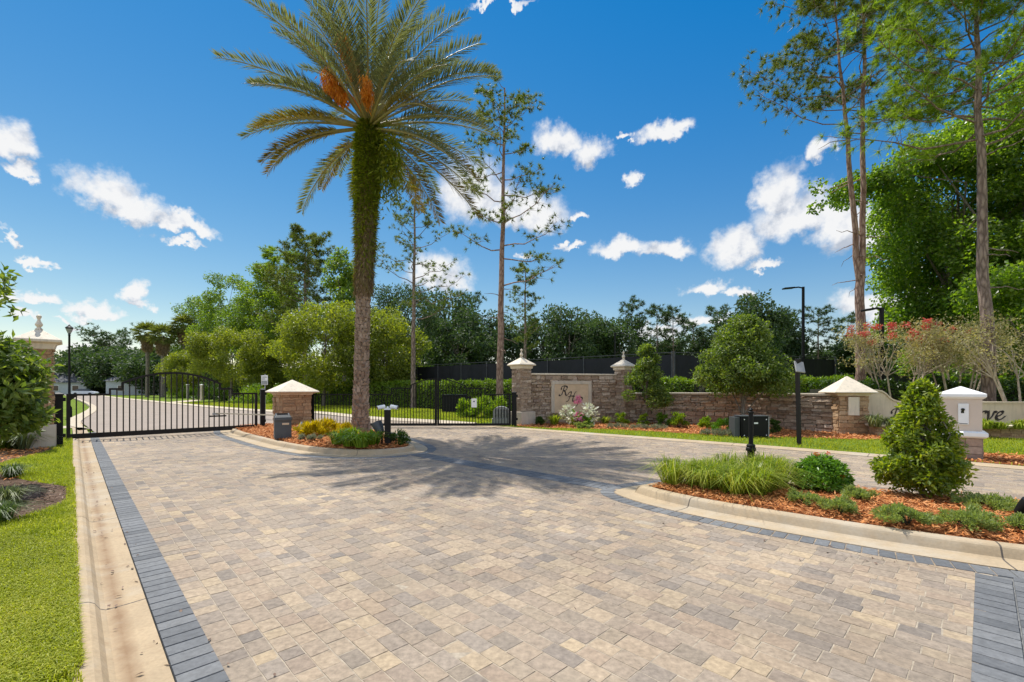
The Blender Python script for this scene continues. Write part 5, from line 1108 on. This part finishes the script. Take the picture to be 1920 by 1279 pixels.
# --- far treeline -------------------------------------------------------------------------------------
Y = 75; fo = broadleaf('far_tree', 'dark rounded tree in the distant treeline', 'tree', (X(1070,Y),Y,0), 15, 5.2, 8.6, 9000, .50, .30, 'far_leaf', .3, m=60, cr=1.5, group='rounded trees of the far treeline', rad_z=6.4, nl=16)
fo['label'] = 'dark rounded tree between the two pillars with finials in the far treeline'
fo2 = broadleaf('far_tree', 'dark spreading tree of the far treeline above the left tennis fence', 'tree', (X(860,68),68,0), 13.5, 4.6, 7.2, 8000, .48, .28, 'far_leaf', .3, m=46, cr=1.4, group='rounded trees of the far treeline', rad_z=6.0, nl=16)
fp = pine('far_pine', 'sparse dark pine standing up from the far treeline right of the monogram wall', (X(1185,80),80,0), 16.5, .25, 6, 30, 3.2, 9, .62, 12, 'far_leaf', group='sparse pines of the far treeline', prof=lambda f: .95-.4*f, w=.085, dead=5, gap=.2)
fp2 = pine('far_pine', 'sparse dark pine of the far treeline left of the round evergreen', (X(1262,80),80,0), 15, .22, 7, 26, 3.0, 9, .62, 12, 'far_leaf', group='sparse pines of the far treeline', prof=lambda f: .7+.3*math.sin(f*3.1), w=.085, dead=3, gap=.3)
def far(proto, h0, px, Y, ytop, label, sxy=1.0):
    s = Zp(ytop,Y)/h0; dup(proto, (X(px,Y),Y,0), rng.uniform(0,6.28), (sxy*rng.uniform(.9,1.1),)*2+(s,), label)
for px, Y, yt, lb, s in ((802,76,560,'dark rounded tree of the far treeline nearest the thin pine',1),(842,80,552,'dark rounded tree of the far treeline left of the tall bare pine',1.0),(905,84,572,'dark rounded tree of the far treeline just left of the tall bare pine trunk',1.0),(960,78,580,'dark rounded tree of the far treeline right of the tall bare pine trunk',.9),(1020,80,562,'dark rounded tree of the far treeline above the left pillar with finial',1.0),(1120,82,574,'dark rounded tree of the far treeline left of the half hidden pillar',1),(1160,78,598,'dark rounded tree of the far treeline above the half hidden pillar',1),(1220,92,622,'low dark tree of the far treeline above the conical holly',1.1),(1285,92,628,'low dark tree of the far treeline between the two evergreens',1.1),(1340,86,606,'dark tree of the far treeline behind the left side of the round evergreen',1),(1412,76,556,'tallest dark tree of the far treeline behind the round evergreen',1.0),(1452,88,592,'dark tree of the far treeline left of the tall court lamp',1),(1500,92,632,'low dark tree of the far treeline at the foot of the tall court lamp',1.0),(1560,92,640,'low dark tree of the far treeline left of the forked pine',1.1),(1640,80,622,'dark tree of the far treeline behind the crape myrtle blossom',1.1),(1710,70,610,'dark tree of the far treeline behind the crape myrtles',1.2)):
    far(fo if rng.uniform() < .5 else fo2, 14.4, px, Y, yt, lb, s)
for px, Y, yt, lb in ((1232,84,574,'sparse pine of the far treeline above the conical holly'),(1300,86,604,'short sparse pine of the far treeline left of the round evergreen'),(1345,84,588,'sparse pine of the far treeline rising over the left shoulder of the round evergreen'),(1470,86,582,'sparse pine of the far treeline just left of the tall court lamp'),(1534,84,576,'sparse pine of the far treeline just right of the tall court lamp'),(1590,86,590,'sparse pine of the far treeline beside the forked pine trunk'),(880,86,548,'sparse pine of the far treeline left of the tall bare pine')):
    far(fp if rng.uniform() < .5 else fp2, 15.8, px, Y, yt, lb)
# far left wood
fl = broadleaf('far_oak', 'broad dark oak of the distant wood at the left beyond the parked car', 'tree', (X(165,125),125,0), 13, 9.5, 7.0, 9000, .8, .45, 'far_leaf', .5, m=50, cr=2.6, group='dark oaks of the distant left wood', rad_z=5.6, nl=14)
for px, Y, yt, lb, s in ((225,120,650,'dark oak of the distant left wood behind the sabal palms',1.0),(270,115,655,'dark oak of the distant left wood hidden behind the sabal palm trunks',1),(120,150,676,'low dark oak of the distant left wood behind the street lamp',1.0),(60,150,672,'dark oak of the distant left wood behind the left pillar',1.1),(315,110,650,'dark oak of the distant left wood right of the sabal palms',1)):
    far(fl, 12.8, px, Y, yt, lb, s)
Y = 135; pine('far_pine', 'flat topped far pine rising above the distant left wood', (X(205,Y),Y,0), Zp(638,Y), .45, 11, 34, 7.5, 10, .9, 12, 'far_leaf', prof=lambda f: .55+.5*f, w=.16, dead=2, rise=(-.05,.15))
# ------------------------------------------------------------------ far houses, car
def house(label, x, y, rz, w, d, h, rh, garage=False):
    t = thing('house', label, 'house', (x, y, 0), rz, 'houses beyond the entry gate'); b = MB(); b.box(0,0,-.1,w,d,h+.1); wl = b.build('wall', M['siding'], t)
    b = MB(); e = .5; zz = h-.05; b.add([(-w/2-e,-d/2-e,zz),(w/2+e,-d/2-e,zz),(w/2+e,d/2+e,zz),(-w/2-e,d/2+e,zz),(-w/2+d*.35,0,zz+rh),(w/2-d*.35,0,zz+rh)], [(3,2,1,0),(0,1,5,4),(2,3,4,5),(1,2,5),(3,0,4)]); b.build('roof', M['roof'], t)
    for i, xx in enumerate(np.linspace(-w*.32, w*.32, 3)):
        b = MB(); b.box(xx,-d/2-.03,.9,1.3,.08,1.4); wf = b.build('window', M['white'], t); b = MB(); b.box(xx,-d/2-.075,1.0,1.1,.02,1.2); b.build('pane', M['glass'], wf)
    if garage: b = MB(); b.box(w*.1,-d/2-.05,0,2.6,.1,2.2); b.build('garage_door', M['white'], t)
    return t
house('pale house with dark roof seen between the left pillar and the street lamp', X(112,112), 112, R(35), 11, 9, 3.0, 2.6)
house('bluish white house seen through the arch of the entry gate', X(285,112), 112, R(28), 15, 10, 3.3, 2.8, True)
t = thing('parked_car', 'small pale blue parked car far beyond the left end of the entry gate', 'car', (X(160,100), 100, .02), R(12))
def carbody(mb, secs):
    vs = []
    for x, z0, z1, w0, w1 in secs: vs += [(x,-w0/2,z0),(x,w0/2,z0),(x,w1/2,z1),(x,-w1/2,z1)]
    n = len(secs); fs = [(0,1,2,3)[::-1], tuple(4*(n-1)+k for k in range(4))]
    for i in range(n-1):
        for j in range(4): fs.append((4*i+j, 4*i+(j+1) % 4, 4*i+4+(j+1) % 4, 4*i+4+j))
    mb.add(vs, fs)
b = MB(); carbody(b, [(-2.2,.35,.75,1.5,1.45),(-2.05,.25,.92,1.72,1.66),(-1.2,.22,.98,1.78,1.7),(.9,.22,.95,1.78,1.7),(1.9,.25,.80,1.74,1.62),(2.2,.35,.62,1.5,1.4)]); b.build('body', M['car_paint'], t, bevel=.06)
b = MB(); carbody(b, [(-1.7,.96,1.0,1.6,1.5),(-1.15,.96,1.42,1.62,1.25),(.2,.95,1.45,1.62,1.25),(1.1,.94,.98,1.6,1.5)]); b.build('cabin', M['glass'], t, bevel=.05)
for x in (-1.35,1.35):
    for y in (-.82,.82):
        b = MB(); b.tube([(x,y-.1,.32),(x,y+.1,.32)], .32, 14); b.build('wheel', M['rubber'], t)
for px, Y, h, lb in ((352,69,2.1,'white marker post beyond the entry gate left of the dark clipped shrub'),(378,60,2.0,'white marker post beyond the entry gate in front of the dark clipped shrub')):
    t = thing('marker_post', lb, 'post', (X(px,Y),Y,0), 0, 'white posts beyond the entry gate'); b = MB(); b.box(0,0,-.05,.26,.26,h+.05); b.build('shaft', M['cast_grey'], t, bevel=.02); b = MB(); b.squares([(.17,h+.002),(.17,h+.05),(.02,h+.12)]); b.build('cap', M['white'], t)

# ------------------------------------------------------------------ sky, sun, camera
SUN_EL, SUN_DIR = R(61.5), np.array([-.66,.751])
w = bpy.data.worlds.new('World'); SC.world = w; w.use_nodes = True; nt = w.node_tree; bg = nt.nodes['Background']
sky = nd(nt, 'ShaderNodeTexSky'); sky.sky_type = 'NISHITA'; sky.sun_disc = False; sky.sun_elevation = SUN_EL; sky.sun_rotation = math.atan2(SUN_DIR[0], SUN_DIR[1])
sky.air_density = 1.0; sky.dust_density = 0.0; sky.ozone_density = 2.2; sky.altitude = 0
hs = nd(nt, 'ShaderNodeHueSaturation'); hs.inputs['Saturation'].default_value = SKY_SAT; hs.inputs['Value'].default_value = SKY_VAL; hs.inputs['Hue'].default_value = SKY_HUE
nt.links.new(sky.outputs[0], hs.inputs['Color'])
tcn = nd(nt, 'ShaderNodeTexCoord'); dirv = tcn.outputs['Generated']
def vm(op, a, b=None, c=None, out=0):
    n = nt.nodes.new('ShaderNodeVectorMath'); n.operation = op
    for i, v in enumerate((a, b, c)):
        if v is None: continue
        if isinstance(v, tuple): n.inputs[i].default_value = v
        else: nt.links.new(v, n.inputs[i])
    return n.outputs[out]
sep = nd(nt, 'ShaderNodeSeparateXYZ'); nt.links.new(dirv, sep.inputs[0])
az = mathn(nt, 'ARCTAN2', sep.outputs[0], sep.outputs[1]); el = mathn(nt, 'ARCSINE', sep.outputs[2])
cmb = nd(nt, 'ShaderNodeCombineXYZ'); nt.links.new(az, cmb.inputs[0]); nt.links.new(el, cmb.inputs[1]); p0 = cmb.outputs[0]
def cnoise(scale, det, off):
    n = nd(nt, 'ShaderNodeTexNoise'); n.inputs['Scale'].default_value = scale; n.inputs['Detail'].default_value = det; n.inputs['Roughness'].default_value = .58
    nt.links.new(vm('ADD', p0, off), n.inputs['Vector']); return n
n1 = cnoise(13, 9, (0,0,1.3)); n2 = cnoise(48, 6, (0,0,4.1))
pd = vm('MULTIPLY_ADD', vm('SUBTRACT', n1.outputs['Color'], (.5,.5,.5)), (.115,.085,0), p0)
pd = vm('MULTIPLY_ADD', vm('SUBTRACT', n2.outputs['Color'], (.5,.5,.5)), (.05,.04,0), pd)
CL = [(25,262,58,40),(40,315,40,16),(205,362,66,40),(262,392,62,30),(340,415,55,17),(335,448,28,9),(0,440,12,28),(65,488,28,9),(250,540,26,24),(272,560,22,12),(190,583,50,18),(80,555,42,14),(28,566,30,16),(150,610,16,6),(60,600,40,10),
 (1040,268,42,32),(1105,282,40,30),(1250,250,42,19),(1185,255,18,8),(1185,330,18,17),(1530,286,28,22),(890,365,62,66),(985,402,72,36),(1084,411,17,10),(1065,456,22,7),(1165,466,45,20),(1240,470,52,20),(1462,362,46,50),(1500,410,80,50),(1580,420,60,52),(1630,430,40,50),(1385,462,52,38),(1430,498,34,11),(1330,540,38,16),(1393,548,22,13),(1640,575,80,30),(1720,560,60,30),(825,515,52,34),(980,475,18,8),(940,2,55,8),(1230,625,60,14),(1310,600,60,14),(160,655,70,12)]
mn = None; sh = None
mn2 = None; pu = vm('ADD', pd, (-.006,.020,0))
for i, (px, py, a, h) in enumerate(CL):
    ca = math.atan((px-960)/F); hyp = math.hypot(F, px-960); ce = math.atan((HZ-py)/hyp); sa = F/(hyp*hyp)*a*1.12; se = h*1.15/math.hypot(hyp, HZ-py)
    ce -= se*.18
    def dist(p_):
        q = vm('MULTIPLY_ADD', p_, (1/sa,1/se,0), (-ca/sa,-ce/se,0)); return vm('LENGTH', vm('MAXIMUM', q, vm('MULTIPLY', q, (-1,-1.75,0))), out=1)
    l, l2 = dist(pd), dist(pu)
    mn = l if mn is None else mathn(nt, 'MINIMUM', mn, l); mn2 = l2 if mn2 is None else mathn(nt, 'MINIMUM', mn2, l2)
mr = nd(nt, 'ShaderNodeMapRange'); mr.interpolation_type = 'SMOOTHSTEP'; nt.links.new(mn, mr.inputs[0])
mr.inputs[1].default_value = 1.30; mr.inputs[2].default_value = .50; mr.inputs[3].default_value = 0; mr.inputs[4].default_value = 1
n3 = cnoise(20, 7, (0,0,1.3)); n4 = cnoise(20, 7, (-.012,.016,1.3))
shade = mathn(nt, 'ADD', mathn(nt, 'ADD', .76, mathn(nt, 'MULTIPLY', mathn(nt, 'SUBTRACT', mn2, mn), .45)), mathn(nt, 'MULTIPLY', mathn(nt, 'SUBTRACT', n3.outputs['Fac'], n4.outputs['Fac']), 2.4), True)
ccol = ramp(nt, [(.30,(.56,.61,.70)),(.70,(.88,.90,.94)),(.92,(1,1,1))], shade)
cs = mixc(nt, 1.0, ccol.outputs[0], (CLOUD,CLOUD,CLOUD), 'MULTIPLY')
thin = mathn(nt, 'MULTIPLY', mr.outputs[0], .97)
blue = vm('MAXIMUM', vm('MULTIPLY_ADD', mixc(nt, 1.0, hs.outputs[0], (.86,.89,1.03), 'MULTIPLY'), (1.02,.72,.32), (-.40,-.02,1.25)), (.03,.03,.03))
# fill light: unseen bright clouds added behind the viewer and overhead to lift shade
sb = nd(nt, 'ShaderNodeMapRange'); sb.interpolation_type = 'SMOOTHSTEP'; nt.links.new(mathn(nt, 'ABSOLUTE', az), sb.inputs[0]); sb.inputs[1].default_value = .98; sb.inputs[2].default_value = 1.35
so_ = nd(nt, 'ShaderNodeMapRange'); so_.interpolation_type = 'SMOOTHSTEP'; nt.links.new(el, so_.inputs[0]); so_.inputs[1].default_value = .86; so_.inputs[2].default_value = 1.05
nb = noise(nt, 2.6, 9, .6, dirv); cov = ramp(nt, [(.43,(0,0,0)),(.53,(1,1,1))], nb); up_ = mathn(nt, 'GREATER_THAN', sep.outputs[2], .02)
sdv = SUN_DIR/np.linalg.norm(SUN_DIR); sunv = (float(sdv[0]*math.cos(SUN_EL)), float(sdv[1]*math.cos(SUN_EL)), math.sin(SUN_EL))
near = nd(nt, 'ShaderNodeMapRange'); near.interpolation_type = 'SMOOTHSTEP'; nt.links.new(vm('DOT_PRODUCT', dirv, sunv, out=1), near.inputs[0]); near.inputs[1].default_value = .95; near.inputs[2].default_value = .86
fm = mathn(nt, 'MULTIPLY', mathn(nt, 'MULTIPLY', mathn(nt, 'MAXIMUM', sb.outputs[0], so_.outputs[0]), cov.outputs[0]), mathn(nt, 'MULTIPLY', up_, near.outputs[0]))
bc = ramp(nt, [(.45,(FILL*.72,FILL*.80,FILL*.95)),(.7,(FILL*.94,FILL*.98,FILL*1.06))], noise(nt, 7, 6, .6, dirv)); blue = mixc(nt, fm, blue, bc.outputs[0])
fin = mixc(nt, thin, blue, cs); nt.links.new(fin, bg.inputs['Color']); bg.inputs['Strength'].default_value = SKY_STR
w.cycles.sampling_method = 'MANUAL'; w.cycles.sample_map_resolution = 512
sl = bpy.data.lights.new('sun', 'SUN'); sl.energy = SUN_STR; sl.angle = R(.53); sl.color = (1,.955,.87)
so = bpy.data.objects.new('sun', sl); C.objects.link(so); sd_ = np.array([SUN_DIR[0]*math.cos(SUN_EL), SUN_DIR[1]*math.cos(SUN_EL), math.sin(SUN_EL)])
so.rotation_euler = Vector(sd_).to_track_quat('Z', 'Y').to_euler(); so.location = (0,0,40)
cam = bpy.data.cameras.new('camera'); cam.sensor_width = 36; cam.lens = 36*F/1920; cam.shift_y = (HZ-639.5)/1920; cam.clip_start = .05; cam.clip_end = 4000
co = bpy.data.objects.new('camera', cam); C.objects.link(co); co.location = (0,0,CH); co.rotation_euler = (R(90),0,0); SC.camera = co
SC.view_settings.view_transform = 'Standard'; SC.view_settings.look = 'None'; SC.view_settings.gamma = 1; SC.view_settings.use_curve_mapping = False; SC.view_settings.exposure = EXPO
SC.cycles.max_bounces = 6; SC.cycles.diffuse_bounces = 3; SC.cycles.glossy_bounces = 2; SC.cycles.transmission_bounces = 4; SC.cycles.transparent_max_bounces = 6; SC.cycles.sample_clamp_indirect = 6
SC.cycles.use_adaptive_sampling = True; SC.cycles.adaptive_threshold = .015; SC.cycles.use_denoising = True
